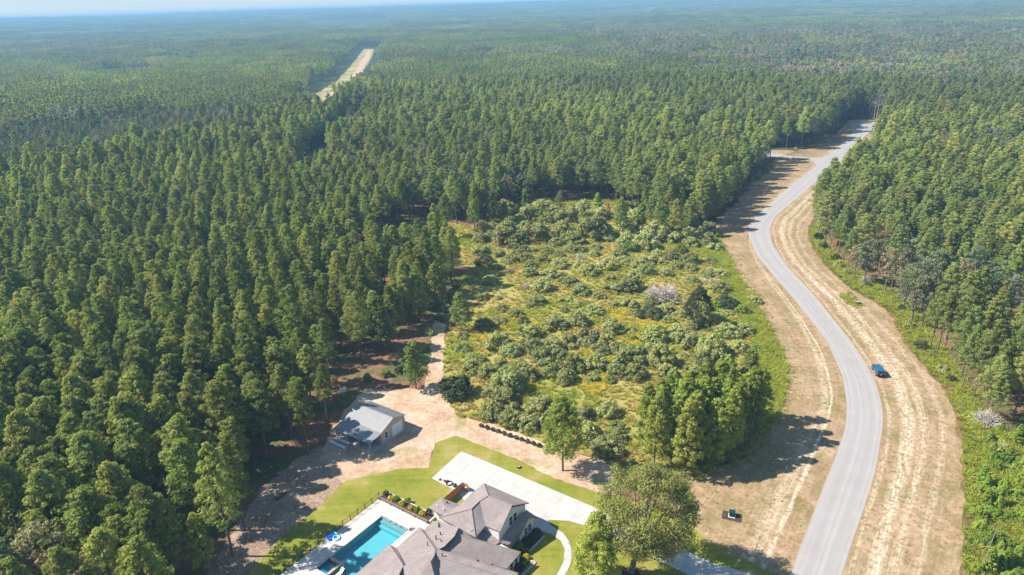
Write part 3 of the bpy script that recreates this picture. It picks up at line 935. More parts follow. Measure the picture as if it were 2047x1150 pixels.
# vents on the roofs
for u, v, z, h, r in ((872, 1080, 5.0, 0.9, 0.09), (881, 1073, 4.6, 0.9, 0.09), (855, 1091, 5.6, 0.7, 0.07), (882, 1086, 5.4, 0.7, 0.07), (884, 1112, 6.4, 0.5, 0.08), (956, 1124, 5.7, 0.3, 0.14), (984, 1132.5, 5.4, 0.3, 0.14), (877.5, 1049.5, 3.9, 0.3, 0.12), (878, 1055, 4.0, 0.3, 0.12), (937, 1056, 5.6, 0.5, 0.06), (874, 1014, 3.4, 0.4, 0.06), (886.5, 1020, 3.5, 0.4, 0.06), (894, 1006, 3.4, 0.25, 0.12), (898, 1072, 5.0, 0.3, 0.12)):
    p = hs(u, v, z)
    m = MB().tube(p - Vector((0, 0, 0.5)), p + Vector((0, 0, h)), r, n=8)
    m.tube(p + Vector((0, 0, h - 0.02)), p + Vector((0, 0, h + 0.05)), r * 1.4, n=8)
    m.build('vent_pipe', MAT['black'] if r != 0.06 else MAT['trim'], house)
ds = MB(); p = hs(918, 1011, 5.0); ds.tube(p, Vector((p.x, p.y, 0)), 0.06, n=6); ds.build('downspout', MAT['trim'], house)
ds = MB(); p = hs(1014, 1136, 2.7); ds.tube(p, Vector((p.x, p.y, 0)), 0.06, n=6); ds.build('downspout', MAT['trim'], house)

# ---------------------------------------------------------------- pool and its deck
d_a1, d_b0 = ab_of(757, 999)
DECK_A0, DECK_A1, DECK_B0, DECK_B1 = -34.0, d_a1, d_b0, -11.0
pd = MB()
for (a0, a1, b0, b1) in ((DECK_A0, DECK_A1, DECK_B0, POOL_B0), (DECK_A0, DECK_A1, POOL_B1, DECK_B1), (POOL_A1, DECK_A1, POOL_B0 + 1e-3, POOL_B1 - 1e-3), (DECK_A0, POOL_A0, POOL_B0 + 1e-3, POOL_B1 - 1e-3)):
    hbox(pd, a0, a1, b0, b1, 0.02, 0.12)
o = pd.build('pool_deck', MAT['deck']); o.location = HO; tag(o, kind='structure')
pool = empty('swimming_pool', AB(POOL_A0, POOL_B0), 0, 'rectangular blue swimming pool with a square raised spa at its near end', 'pool')


def pbox(mb, a0, a1, b0, b1, z0, z1):
    off = HO - pool.location
    M = Matrix.Translation(off) @ MH
    return mb.box(a0, a1, -b1, -b0, z0, z1, M)


ZW = -0.06
e = 0.25
m = MB()
pbox(m, POOL_A0 - e, POOL_A1 + e, POOL_B0 - e, POOL_B1 + e, -1.6, -1.35)
pbox(m, POOL_A0 - e, POOL_A1 + e, POOL_B0 - e, POOL_B0, -1.5, 0.015); pbox(m, POOL_A0 - e, POOL_A1 + e, POOL_B1, POOL_B1 + e, -1.5, 0.015)
pbox(m, POOL_A0 - e, POOL_A0, POOL_B0, POOL_B1, -1.5, 0.015); pbox(m, POOL_A1, POOL_A1 + e, POOL_B0, POOL_B1, -1.5, 0.015)
m.build('basin', MAT['plaster'], pool)
m = MB(); pbox(m, POOL_A1 - 0.85, POOL_A1 - 0.005, POOL_B0 + 0.005, POOL_B1 - 0.005, -1.5, -0.32); m.build('sun_shelf', MAT['deck'], pool)
m = MB(); pbox(m, POOL_A1 - 1.5, POOL_A1 - 0.86, POOL_B0 + 0.005, POOL_B1 - 0.005, -1.5, -0.7); m.build('step', MAT['plaster'], pool)
def water_sheet(name, a0, a1, b0, b1, z):
    P = [AB(a, b, z) - pool.location for a, b in ((a0, b0), (a0, b1), (a1, b1), (a1, b0))]
    o = MB().add(P, [(0, 1, 2, 3)]).build(name, MAT['water'], pool, recalc=False)
    if o.data.polygons[0].normal.z < 0: o.data.flip_normals()


water_sheet('water', POOL_A0 + 0.001, POOL_A1 - 0.001, POOL_B0 + 0.001, POOL_B1 - 0.001, ZW)
m = MB(); pbox(m, POOL_A0 - 0.3, POOL_A1 + 0.3, POOL_B0 - 0.3, POOL_B0 + 0.03, 0.121, 0.17); pbox(m, POOL_A0 - 0.3, POOL_A1 + 0.3, POOL_B1 - 0.03, POOL_B1 + 0.3, 0.121, 0.17); m.build('coping', MAT['deck'], pool)
m = MB(); pbox(m, POOL_A1 - 0.02, POOL_A1 + 0.55, POOL_B0 - 0.2, POOL_B1 + 0.2, 0.125, 0.55); m.build('water_wall', MAT['deck'], pool)
m = MB(); pbox(m, POOL_A1 - 0.06, POOL_A1 - 0.021, POOL_B0 + 0.1, POOL_B1 - 0.1, 0.18, 0.42); m.build('wall_tile', MAT['grey'], pool)
for k in (0.3, 0.5, 0.7):
    bb = POOL_B0 + 6.9 * k
    m = MB(); pbox(m, POOL_A1 - 0.22, POOL_A1 - 0.061, bb - 0.3, bb + 0.3, 0.35, 0.41); m.build('spillway', MAT['steel'], pool)
# spa in the near left corner
sa0, sa1, sb0, sb1 = POOL_A0 + 0.02, POOL_A0 + 3.2, POOL_B0 + 0.02, POOL_B0 + 3.1
m = MB(); pbox(m, sa1 - 0.55, sa1, sb0, sb1, -1.5, 0.36); pbox(m, sa0, sa1 - 0.551, sb1 - 0.5, sb1, -1.5, 0.36); m.build('spa_wall', MAT['spa_tile'], pool)
m = MB(); pbox(m, sa0, sa1 - 0.56, sb0, sb1 - 0.51, -1.5, -0.75); m.build('spa_floor', MAT['plaster'], pool)
water_sheet('spa_water', sa0, sa1 - 0.56, sb0, sb1 - 0.51, 0.12)
m = MB(); pbox(m, sa0 + 0.2, sa0 + 0.7, sb0 + 0.2, sb1 - 0.7, -0.74, -0.3); m.build('spa_bench', MAT['plaster'], pool)

# grey drain mat, floats, closed parasol and white lounger
p = S(823, 1057.5, 0.12)
m = MB(); hbox(m, -0.55, 0.55, -0.45, 0.45, 0.0, 0.05); hbox(m, -0.4, 0.4, -0.3, 0.3, 0.051, 0.16)
o = m.build('skimmer_lid', MAT['grey']); o.location = p + Vector((0, 0, 0.002)); tag(o, 'small grey square lid on the pool deck by the roof corner', 'lid')

fl = empty('pool_float', S(664, 1073, 0.13), rad(48), 'blue inflatable pool floats heaped on the deck beside the fence', 'pool float')
def ring(mb, R_, r_, sx=1.0, z=0.2, n=18, k=8, M=None):
    vs = []
    for i in range(n):
        t = 2 * math.pi * i / n
        for j in range(k):
            q = 2 * math.pi * j / k
            p_ = Vector(((R_ + r_ * math.cos(q)) * math.cos(t) * sx, (R_ + r_ * math.cos(q)) * math.sin(t), z + r_ * math.sin(q)))
            vs.append(M @ p_ if M else p_)
    fs = [(i * k + j, ((i + 1) % n) * k + j, ((i + 1) % n) * k + (j + 1) % k, i * k + (j + 1) % k) for i in range(n) for j in range(k)]
    return mb.add(vs, fs)
m = MB()
for k in range(5):
    m.tube((-1.0, -0.55 + k * 0.26, 0.15), (0.9, -0.55 + k * 0.26, 0.17), 0.15, n=8)
m.build('mattress', MAT['blue_vinyl'], fl)
m = MB(); m.tube((0.75, -0.6, 0.36), (0.75, 0.55, 0.36), 0.17, n=8); m.build('pillow', MAT['aqua_vinyl'], fl)
m = MB(); ring(m, 0.55, 0.14, 1.0, 0.16, M=Matrix.Translation((0.2, -1.0, 0)))
o = m.build('ring_float', MAT['trim'], fl)
m = MB(); m.box(-0.35, 0.75, -1.35, -0.65, 0.02, 0.10); m.build('ring_seat', MAT['aqua_vinyl'], fl)

um = empty('closed_parasol', S(689, 1141, 0.12), 0, 'closed dark parasol standing beside the spa', 'parasol')
MB().tube((0, 0, 0), (0, 0, 2.5), 0.03, n=6).build('pole', MAT['black'], um)
MB().tube((0, 0, 1.0), (0, 0, 2.4), 0.16, 0.03, n=8).build('canopy', MAT['timber'], um)
MB().tube((0, 0, 0), (0, 0, 0.08), 0.28, n=10).build('base', MAT['black'], um)
lg = empty('sun_lounger', S(678, 1150, 0.12), HANG, 'white lounger on the shelf of the pool next to the spa', 'lounger')
MB().box(-0.9, 0.5, -0.33, 0.33, 0.22, 0.30).build('seat', MAT['trim'], lg)
m = MB(); m.box(0, 0.8, -0.33, 0.33, 0, 0.07, Matrix.Translation((0.45, 0, 0.24)) @ Matrix.Rotation(rad(-40), 4, 'Y')); m.build('backrest', MAT['trim'], lg)
for sx in (-0.8, 0.4):
    for sy in (-0.28, 0.28): MB().box(sx - 0.04, sx + 0.04, sy - 0.04, sy + 0.04, 0, 0.22).build('leg', MAT['trim'], lg)

# planter bed at the head of the deck
pl_a, pl_b0 = d_a1 + 0.03, d_b0
bl = 12.6
bed = empty('planter_bed', AB(pl_a, pl_b0), 0, 'long raised planter bed with dark mulch between pool deck and lawn', 'planter')
def bbox_(mb, a0, a1, b0, b1, z0, z1):
    off = HO - bed.location
    return mb.box(a0, a1, -b1, -b0, z0, z1, Matrix.Translation(off) @ MH)
m = MB(); bbox_(m, pl_a + 0.02, pl_a + 2.0, pl_b0 + 0.02, pl_b0 + bl - 0.02, 0.03, 0.42); m.build('mulch', MAT['mulch'], bed)
m = MB(); bbox_(m, pl_a - 0.0, pl_a + 0.28, pl_b0 - 0.3, pl_b0 + bl, 0.03, 0.62); m.build('front_wall', MAT['timber'], bed)
for k in range(5):
    m = MB(); bb = pl_b0 + k * (bl - 0.4) / 4; bbox_(m, pl_a - 0.12, pl_a - 0.002, bb, bb + 0.3, 0.12, 0.66); m.build('post', MAT['timber'], bed)
m = MB(); bbox_(m, pl_a + 2.02, pl_a + 2.25, pl_b0 - 0.3, pl_b0 + bl, 0.03, 0.50); m.build('back_wall', MAT['concrete'], bed)
m = MB(); bbox_(m, pl_a + 0.29, pl_a + 2.01, pl_b0 + bl + 0.0, pl_b0 + bl + 0.22, 0.03, 0.55); m.build('end_wall', MAT['trim'], bed)

# black pool fence along the lawn side
fb = DECK_B0 - 0.15
fence = empty('pool_fence', AB(DECK_A0, fb), 0, 'low black metal picket fence along the pool deck edge', 'fence')
off = HO - fence.location
MF = Matrix.Translation(off) @ MH
na = 18
span = (DECK_A1 + 0.3 - DECK_A0) / na
for k in range(na + 1):
    a = DECK_A0 + k * span
    MB().box(a - 0.05, a + 0.05, -fb - 0.05, -fb + 0.05, 0.03, 1.40, MF).build('post', MAT['black_metal'], fence)
for z in (0.22, 1.22):
    MB().box(DECK_A0 + 0.06, DECK_A1 + 0.24, -fb - 0.018, -fb + 0.018, z, z + 0.035, MF).build('rail', MAT['black_metal'], fence)
m = MB()
for k in range(int((DECK_A1 - DECK_A0) / 0.13)):
    a = DECK_A0 + 0.13 * k + 0.1
    m.box(a - 0.006, a + 0.006, -fb - 0.006, -fb + 0.006, 0.2, 1.28, MF)
o = m.build('pickets', MAT['black_metal'], fence, recalc=False); o['kind'] = 'stuff'

# cedar screen by the house
ca, cb = ab_of(925, 980)
scr = empty('wooden_screen', AB(ca, cb), 0, 'orange-brown cedar board screen between the small wing and the driveway', 'fence')
off = HO - scr.location; MS = Matrix.Translation(off) @ MH
a_lo, b_lo = ab_of(899, 1008)
LB = 1.45
n = int((ca - a_lo + 1.2) / 0.19)
for k in range(n):
    a = ca - 0.19 * k
    MB().box(a - 0.088, a + 0.088, -cb - 0.015, -cb + 0.015, 0.05, 1.85 + random.uniform(-0.01, 0.01), MS).build('board', MAT['fence_wood'], scr)
for k in range(7):
    b = cb + 0.12 + 0.19 * k
    MB().box(ca + 0.10, ca + 0.13, -b - 0.088, -b + 0.088, 0.05, 1.85 + random.uniform(-0.01, 0.01), MS).build('board', MAT['fence_wood'], scr)
for z in (0.45, 1.4):
    MB().box(ca - 0.19 * n, ca + 0.08, -cb - 0.07, -cb - 0.016, z, z + 0.09, MS).build('rail', MAT['fence_wood'], scr)

# things standing on the driveway corner
bin_ = empty('storage_bin', S(929.5, 978.5, 0.105), HANG - math.pi / 2, 'pale storage bin on the driveway by the cedar screen', 'bin')
MB().box(-0.65, 0.65, -0.4, 0.4, 0, 0.85).build('body', MAT['grey'], bin_, bevel=0.03)
MB().box(-0.7, 0.7, -0.45, 0.45, 0.852, 0.95).build('lid', MAT['tan_box'], bin_, bevel=0.03)
pot = empty('round_grill', S(909.5, 973, 0.105), 0.3, 'dark round lidded pot standing on the driveway edge', 'grill')
MB().tube((0, 0, 0.0), (0, 0, 0.5), 0.32, 0.42, n=14).build('bowl', MAT['black'], pot)
MB().tube((0, 0, 0.502), (0, 0, 0.68), 0.43, 0.15, n=14).build('lid', MAT['black'], pot)
MB().box(-0.12, 0.12, -0.02, 0.02, 0.68, 0.74).build('handle', MAT['steel'], pot)
hose = MB(); ring(hose, 0.62, 0.055, 1.0, 0.06); ring(hose, 0.60, 0.05, 1.0, 0.15); ring(hose, 0.64, 0.05, 1.0, 0.24)
o = hose.build('hose_coil', MAT['black'], smooth=True); o.location = S(898, 967.5, 0.105); tag(o, 'black coiled hose ring lying on the white driveway', 'hose')
rd = empty('leaf_blower', S(889, 963, 0.105), 0.8, 'small red and black tool lying near the driveway corner', 'tool')
MB().box(-0.22, 0.22, -0.18, 0.18, 0, 0.34).build('motor', MAT['red'], rd, bevel=0.05)
MB().tube((0.2, 0, 0.15), (0.85, -0.25, 0.06), 0.06, n=8).build('tube', MAT['black'], rd)
MB().box(-0.12, 0.14, -0.03, 0.03, 0.35, 0.42).build('handle', MAT['black'], rd)
bk = empty('small_pump', S(880, 960, 0.105), 0.2, 'small black pump nearest the driveway corner', 'pump')
MB().tube((-0.2, 0, 0.16), (0.2, 0, 0.16), 0.16, n=10).build('body', MAT['black'], bk)
MB().box(-0.25, 0.25, -0.15, 0.15, 0, 0.04).build('base', MAT['steel'], bk)
MB().tube((0.05, 0, 0.3), (0.05, 0, 0.5), 0.05, n=8).build('spout', MAT['black'], bk)

# round drain cover on the lawn
dc = empty('drain_pot', S(1038, 935, 0.04), 0, 'black round drain cover sitting alone on the lawn beside the driveway', 'drain cover')
MB().tube((0, 0, 0), (0, 0, 0.32), 0.42, 0.34, n=14).build('rim', MAT['black'], dc)
MB().tube((0, 0, 0.322), (0, 0, 0.36), 0.28, 0.25, n=12).build('lid', MAT['grey'], dc)

# flower bed and kerb in front of the house
for name, pts in (('garden_bed', [(1041, 1088), (1066, 1060), (1084, 1064), (1088, 1073), (1055, 1106), (1062, 1122), (1030, 1155), (1014, 1150), (1034, 1120)]),):
    o = sheet(name, SP(pts), 0.06, MAT['mulch'], rough=0.1, step=0.5)
edge = MB()
for a, b in (((1088, 1073), (1056, 1106)), ((1060, 1122), (1071, 1126)), ((1071, 1126), (1040, 1155))):
    a, b = S(*a), S(*b); t = (b - a).normalized(); nn = Vector((-t.y, t.x, 0)) * 0.12
    P = [a - nn, b - nn, b + nn, a + nn]
    edge.prism([(p.x, p.y) for p in P], 0.03, 0.24)
edge.build('bed_edging', MAT['concrete']); tag(bpy.data.objects['bed_edging'], 'pale stone edging round the dark flower beds by the house front', 'edging')

# ---------------------------------------------------------------- metal shed
pc = S(741, 906); pr = S(672, 875); pf = S(811, 856)
s_x = (pf - pc).normalized(); s_x = (s_x + HA).normalized(); s_y = Vector((-s_x.y, s_x.x, 0))      # x along the front, y along the depth
shed = empty('metal_shed', pc, math.atan2(s_x.y, s_x.x), 'cream metal workshop with a grey ribbed roof and open side porch in the clearing', 'shed')
FW, SD = 11.0, 10.6                    # front width, depth
PW = 3.4                               # porch width
EH, RH, PH = 3.55, 4.9, 2.5            # eave, ridge, porch edge heights
RX = PW + (FW - PW) * 0.5
m = MB(); m.box(-0.25, FW + 0.15, -0.35, SD, 0.0, 0.16); m.build('slab', MAT['concrete'], shed)
zl = EH
m = MB()
for y, d in ((0.05, 0.12), (SD - 0.17, 0.12)):
    pts = [(PW, 0.16), (FW - 0.1, 0.16), (FW - 0.1, EH - 0.08), (RX, RH - 0.08), (PW, EH - 0.45)]
    if y < 1:       # leave the door opening
        pass
    n = len(pts)
    m.add([(x, y, z) for x, z in pts] + [(x, y + d, z) for x, z in pts], [tuple(range(n)), tuple(range(2 * n - 1, n - 1, -1))] + [(i, (i + 1) % n, n + (i + 1) % n, n + i) for i in range(n)])
m.box(PW, PW + 0.12, 0.18, SD - 0.18, 0.16, EH - 0.45); m.box(FW - 0.22, FW - 0.1, 0.18, SD - 0.18, 0.16, EH - 0.1)
m.build('wall', MAT['cream_wall'], shed)
# gable fill above the porch
m = MB(); m.add([(0.1, 0.1, PH), (PW - 0.01, 0.1, PH + 0.05), (PW - 0.01, 0.1, EH - 0.5)], [(0, 1, 2)]); m.build('porch_gable', MAT['cream_wall'], shed)
# roof: two planes and the lower porch pitch, in ribbed panels
def roof_panels(x0, z0, x1, z1, name, npan):
    w_ = (SD + 0.7) / npan
    for k in range(npan):
        y0 = -0.35 + k * w_
        mb = MB()
        mb.slab([(x0, y0 + 0.004, z0), (x1, y0 + 0.004, z1), (x1, y0 + w_ - 0.004, z1), (x0, y0 + w_ - 0.004, z0)], 0.05)
        for r in range(3):
            yy = y0 + w_ * (r + 0.5) / 3
            mb.slab([(x0, yy - 0.035, z0 + 0.045), (x1, yy - 0.035, z1 + 0.045), (x1, yy + 0.035, z1 + 0.045), (x0, yy + 0.035, z0 + 0.045)], 0.043)
        mb.build(name, MAT['metal_roof'], shed)
roof_panels(RX, RH, FW + 0.25, EH - 0.05, 'roof_panel', 12)
roof_panels(PW - 0.1, EH - 0.32, RX - 0.01, RH, 'roof_panel', 12)
roof_panels(-0.3, PH, PW - 0.12, EH - 0.34, 'roof_panel', 12)
MB().tube((RX, -0.36, RH + 0.03), (RX, SD + 0.36, RH + 0.03), 0.12, n=6).build('ridge_cap', MAT['metal_roof'], shed)
dx0, dx1 = FW - 4.1, FW - 1.05
for k in range(4):
    MB().box(dx0, dx1, -0.02, 0.049, 0.17 + k * 0.66, 0.17 + k * 0.66 + 0.645).build('door_panel', MAT['door'], shed)
m = MB(); m.box(dx0 - 0.1, dx0 - 0.002, -0.05, 0.049, 0.16, 2.95); m.box(dx1 + 0.002, dx1 + 0.12, -0.05, 0.049, 0.16, 3.0); m.box(dx0 - 0.1, dx1 + 0.12, -0.05, 0.049, 2.825, 2.95); m.build('door_frame', MAT['trim'], shed)
fr = MB(); wx = PW + 1.1
fr.box(wx, wx + 1.0, -0.03, 0.049, 1.0, 1.08); fr.box(wx, wx + 1.0, -0.03, 0.049, 2.42, 2.5); fr.box(wx, wx + 0.08, -0.03, 0.049, 1.081, 2.419); fr.box(wx + 0.92, wx + 1.0, -0.03, 0.049, 1.081, 2.419); fr.box(wx + 0.081, wx + 0.919, -0.03, 0.049, 1.7, 1.8)
wo = fr.build('window', MAT['trim'], shed)
MB().box(wx + 0.081, wx + 0.919, -0.005, 0.045, 1.081, 1.699).build('pane', MAT['glass'], wo)
MB().box(wx + 0.081, wx + 0.919, -0.005, 0.045, 1.801, 2.419).build('pane', MAT['glass'], wo)
MB().box(PW - 0.05, PW - 0.002, 1.2, 2.2, 0.17, 2.25).build('side_door', MAT['grey'], shed)
for y in (0.1, SD / 3, 2 * SD / 3, SD - 0.3):
    MB().box(-0.02, 0.16, y - 0.09, y + 0.09, 0.161, PH - 0.06).build('post', MAT['cream_wall'], shed)
for k, (x, y) in enumerate(((FW - 0.12, 0.03), (PW + 0.02, 0.03))):
    MB().box(x - 0.06, x + 0.06, -0.02, 0.046, 0.16, EH - 0.55).build('corner_trim', MAT['grey'], shed)
# pale boards stacked beside the porch
lx = empty('board_stack', shed.matrix_basis @ Vector((-1.6, 8.0, 0.03)), math.atan2(s_x.y, s_x.x), 'pale boards and panels stacked beside the shed porch', 'boards')
rr = random.Random(3)
for k in range(12):
    z = 0.12 * (k // 3); x = (k % 3) * 0.75 - 0.7
    MB().box(x, x + 0.62, -2.2 + rr.uniform(-.3, .3), 2.4 + rr.uniform(-.6, .3), z, z + 0.11).build('board', MAT['trim'] if k % 2 else MAT['steel'], lx)
ct = empty('water_tank', S(686, 784, 0.03), 0.4, 'white boxy tank in the shade behind the shed', 'tank')
MB().box(-0.7, 0.7, -0.6, 0.6, 0.15, 1.25).build('tank_body', MAT['trim'], ct, bevel=0.12)
MB().box(-0.75, 0.75, -0.65, 0.65, 0, 0.14).build('pallet', MAT['timber'], ct)
MB().tube((0, 0, 1.25), (0, 0, 1.36), 0.2, n=10).build('cap', MAT['black'], ct)

# ---------------------------------------------------------------- blue off-road car
carp = S(1754.5, 745.5, 0.016)
hd = math.atan2((S(1742.6, 739) - S(1750.3, 752.9)).y, (S(1742.6, 739) - S(1750.3, 752.9)).x)
car = empty('parked_car', carp, hd, 'bright blue boxy off-road car parked on the verge beside the road', 'car')


def profile(mb, pts, y0, y1, inset=0.0):
    n = len(pts)
    vs = [(x, y0 + (inset if z > 1.15 else 0), z) for x, z in pts] + [(x, y1 - (inset if z > 1.15 else 0), z) for x, z in pts]
    return mb.add(vs, [tuple(range(n)), tuple(range(2 * n - 1, n - 1, -1))] + [(i, (i + 1) % n, n + (i + 1) % n, n + i) for i in range(n)])


m = MB(); profile(m, [(-2.1, 0.52), (2.2, 0.52), (2.25, 0.75), (2.22, 1.02), (2.1, 1.10), (0.85, 1.16), (-2.1, 1.15), (-2.15, 0.9)], -0.92, 0.92)
m.build('body', MAT['blue_paint'], car, bevel=0.05)
m = MB(); profile(m, [(0.82, 1.14), (0.42, 1.72), (-2.02, 1.72), (-2.1, 1.14)], -0.88, 0.88, 0.10); m.build('cabin', MAT['glass'], car)
m = MB(); profile(m, [(0.50, 1.722), (0.42, 1.80), (-1.98, 1.82), (-2.08, 1.722)], -0.80, 0.80); m.build('roof', MAT['blue_paint'], car, bevel=0.04)
for s_ in (-1, 1):
    for x, w_ in ((0.56, 0.07), (-0.38, 0.07), (-1.22, 0.07), (-2.03, 0.1)):
        m = MB(); y = 0.88 * s_
        top = 0.785 * s_
        dx = -0.30 if x > 0.5 else 0
        m.add([(x - w_, y * 1.005, 1.14), (x + w_, y * 1.005, 1.14), (x + w_ + dx * 0.4, top * 1.01, 1.725), (x - w_ + dx * 0.4, top * 1.01, 1.725), (x - w_, y * 0.97, 1.14), (x + w_, y * 0.97, 1.14), (x + w_ + dx * 0.4, top * 0.96, 1.725), (x - w_ + dx * 0.4, top * 0.96, 1.725)], [(0, 1, 2, 3), (7, 6, 5, 4), (0, 4, 5, 1), (1, 5, 6, 2), (2, 6, 7, 3), (3, 7, 4, 0)])
        m.build('pillar', MAT['blue_paint'], car)
    m = MB(); m.box(0.5, 0.68, s_ * 0.94 - 0.02, s_ * 0.94 + 0.16 * s_, 1.15, 1.32) if s_ > 0 else m.box(0.5, 0.68, -1.1, -0.94, 1.15, 1.32); m.build('mirror', MAT['black'], car)
    for x in (1.42, -1.35):
        wh = MB().tube((x, s_ * 0.68, 0.40), (x, s_ * 0.95, 0.40), 0.40, n=20).build('tyre', MAT['rubber'], car)
        MB().tube((x, s_ * 0.951, 0.40), (x, s_ * 0.965, 0.40), 0.23, 0.20, n=12).build('rim', MAT['steel'], wh)
        m = MB()
        for k in range(9):
            t0, t1 = math.pi * k / 9, math.pi * (k + 1) / 9
            p0, p1 = (x + 0.52 * math.cos(t0), 0.42 + 0.50 * math.sin(t0)), (x + 0.52 * math.cos(t1), 0.42 + 0.50 * math.sin(t1))
            q0, q1 = (x + 0.42 * math.cos(t0), 0.42 + 0.40 * math.sin(t0)), (x + 0.42 * math.cos(t1), 0.42 + 0.40 * math.sin(t1))
            ya, yb = s_ * 0.925, s_ * 1.0
            m.add([(q0[0], ya, q0[1]), (p0[0], ya, p0[1]), (p1[0], ya, p1[1]), (q1[0], ya, q1[1]), (q0[0], yb, q0[1]), (p0[0], yb, p0[1]), (p1[0], yb, p1[1]), (q1[0], yb, q1[1])], [(0, 1, 2, 3), (7, 6, 5, 4), (0, 4, 5, 1), (1, 5, 6, 2), (2, 6, 7, 3), (3, 7, 4, 0)])
        m.build('wheel_arch', MAT['blue_paint'], car)
    m = MB(); m.tube((2.22, s_ * 0.68, 0.86), (2.29, s_ * 0.68, 0.86), 0.13, n=12); m.build('headlight', MAT['trim'], car)
    m = MB(); m.box(-2.19, -2.152, s_ * 0.78 - 0.08, s_ * 0.78 + 0.08, 0.82, 1.08); m.build('tail_light', MAT['red'], car)
m = MB(); m.box(2.2, 2.42, -0.85, 0.85, 0.48, 0.70); m.build('bumper', MAT['black'], car, bevel=0.04)
m = MB(); m.box(-2.36, -2.16, -0.85, 0.85, 0.48, 0.68); m.build('bumper', MAT['black'], car, bevel=0.04)
m = MB(); m.box(2.25, 2.28, -0.5, 0.5, 0.74, 0.98); m.build('grille', MAT['black'], car)
sp = MB().tube((-2.17, 0.05, 1.0), (-2.42, 0.05, 1.0), 0.40, n=20).build('spare_tyre', MAT['rubber'], car)
MB().tube((-2.421, 0.05, 1.0), (-2.44, 0.05, 1.0), 0.22, n=12).build('rim', MAT['steel'], sp)
m = MB(); m.box(-1.9, 1.95, -0.8, 0.8, 0.34, 0.53); m.build('chassis', MAT['black'], car)

car.scale = (1.17, 1.0, 1.03)

# ---------------------------------------------------------------- verge furniture
tb = empty('transformer_box', S(1463, 1032, 0.02), rad(-22), 'dark green utility cabinet with a white collar on a dark mulch square', 'utility box')
m = MB(); m.box(-1.7, 1.7, -1.25, 1.05, 0.0, 0.06); m.build('mulch_bed', MAT['mulch'], tb)
m = MB(); m.box(-0.60, 0.60, -0.60, 0.60, 0.061, 0.16); m.build('collar', MAT['trim'], tb, bevel=0.03)
m = MB(); m.box(-0.5, 0.5, -0.5, 0.5, 0.161, 1.0); m.build('cabinet', MAT['green_box'], tb, bevel=0.04)
m = MB(); m.box(-0.54, 0.54, -0.54, 0.54, 1.002, 1.1); m.build('lid', MAT['green_box'], tb, bevel=0.03)
sg = empty('sign_post', S(1472.5, 1135, 0.04), 0.3, 'thin white post with a small flag sign at the driveway edge', 'sign')
MB().tube((0, 0, 0), (0.12, 0, 1.9), 0.035, n=6).build('post', MAT['trim'], sg)
m = MB(); m.box(0.16, 0.62, -0.02, 0.02, 1.2, 1.55); m.build('flag', MAT['trim'], sg)
m = MB(); m.box(0.17, 0.40, -0.025, -0.021, 1.38, 1.54); m.build('flag_patch', MAT['red'], sg)
pdl = empty('utility_pedestal', S(1715, 608, 0.02), 0.2, 'grey utility pedestal in a weedy patch on the far side verge', 'utility box')
MB().box(-0.55, 0.55, -0.45, 0.45, 0, 0.75).build('cabinet', MAT['green_box'], pdl, bevel=0.05)
MB().box(-0.6, 0.6, -0.5, 0.5, 0.752, 0.84).build('lid', MAT['grey'], pdl)
mk = empty('traffic_barrel', S(1672, 326, 0.06), 0, 'small orange traffic barrel standing in the road junction', 'barrel')
for k in range(4):
    MB().tube((0, 0, 0.1 + k * 0.26), (0, 0, 0.355 + k * 0.26), 0.34 - 0.02 * k, 0.33 - 0.02 * k, n=12).build('band', MAT['orange'] if k % 2 == 0 else MAT['trim'], mk)
MB().tube((0, 0, 0), (0, 0, 0.098), 0.45, n=12).build('base', MAT['rubber'], mk)

# ---------------------------------------------------------------- foliage prototypes
def cards(C, Nn, L, W, g):
    """leaf cards: rhombs centred at C with normals Nn; L, W half sizes"""
    n = len(C)
    r = g.normal(size=(n, 3))
    t = np.cross(Nn, r); t /= np.linalg.norm(t, axis=1, keepdims=True) + 1e-9
    b = np.cross(Nn, t)
    L = np.broadcast_to(np.asarray(L, float), (n,))[:, None]; W = np.broadcast_to(np.asarray(W, float), (n,))[:, None]
    V = np.stack([C - t * L, C + b * W, C + t * L, C - b * W], 1).reshape(-1, 3)
    F = np.arange(4 * n).reshape(n, 4)
    return V, F


def unit(a): return a / (np.linalg.norm(a, axis=1, keepdims=True) + 1e-9)


def clumps(centers, radii, per, L, W, g, flat=0.75, up=0.35, jit=0.55):
    C, Nn = [], []
    for c, r, k in zip(centers, radii, per):
        d = unit(g.normal(size=(k, 3)) + np.array([0, 0, up]))
        rr = r * g.uniform(0.55, 1.05, (k, 1))
        C.append(np.asarray(c) + d * rr * np.array([1, 1, flat])); Nn.append(unit(d + jit * g.normal(size=(k, 3))))
    C = np.concatenate(C); Nn = np.concatenate(Nn)
    s = g.uniform(0.7, 1.3, len(C))
    return cards(C, Nn, L * s, W * s, g)


def tube_np(pts, rads, n=6):
    vs, fs = [], []
    for i, (p, r) in enumerate(zip(pts, rads)):
        p = np.asarray(p, float)
        d = np.asarray(pts[min(i + 1, len(pts) - 1)], float) - np.asarray(pts[max(i - 1, 0)], float)
        d /= np.linalg.norm(d) + 1e-9
        a = np.cross(d, [0.31, 0.95, 0.05]); a /= np.linalg.norm(a) + 1e-9
        b = np.cross(d, a)
        for k in range(n):
            t = 2 * math.pi * k / n
            vs.append(p + r * (math.cos(t) * a + math.sin(t) * b))
    for i in range(len(pts) - 1):
        for k in range(n):
            fs.append((i * n + k, i * n + (k + 1) % n, (i + 1) * n + (k + 1) % n, (i + 1) * n + k))
    return np.array(vs), np.array(fs)


def merge(parts):
    V, F = [], []
    o = 0
    for v, f in parts:
        V.append(v); F.append(f + o); o += len(v)
    return np.concatenate(V), np.concatenate(F)


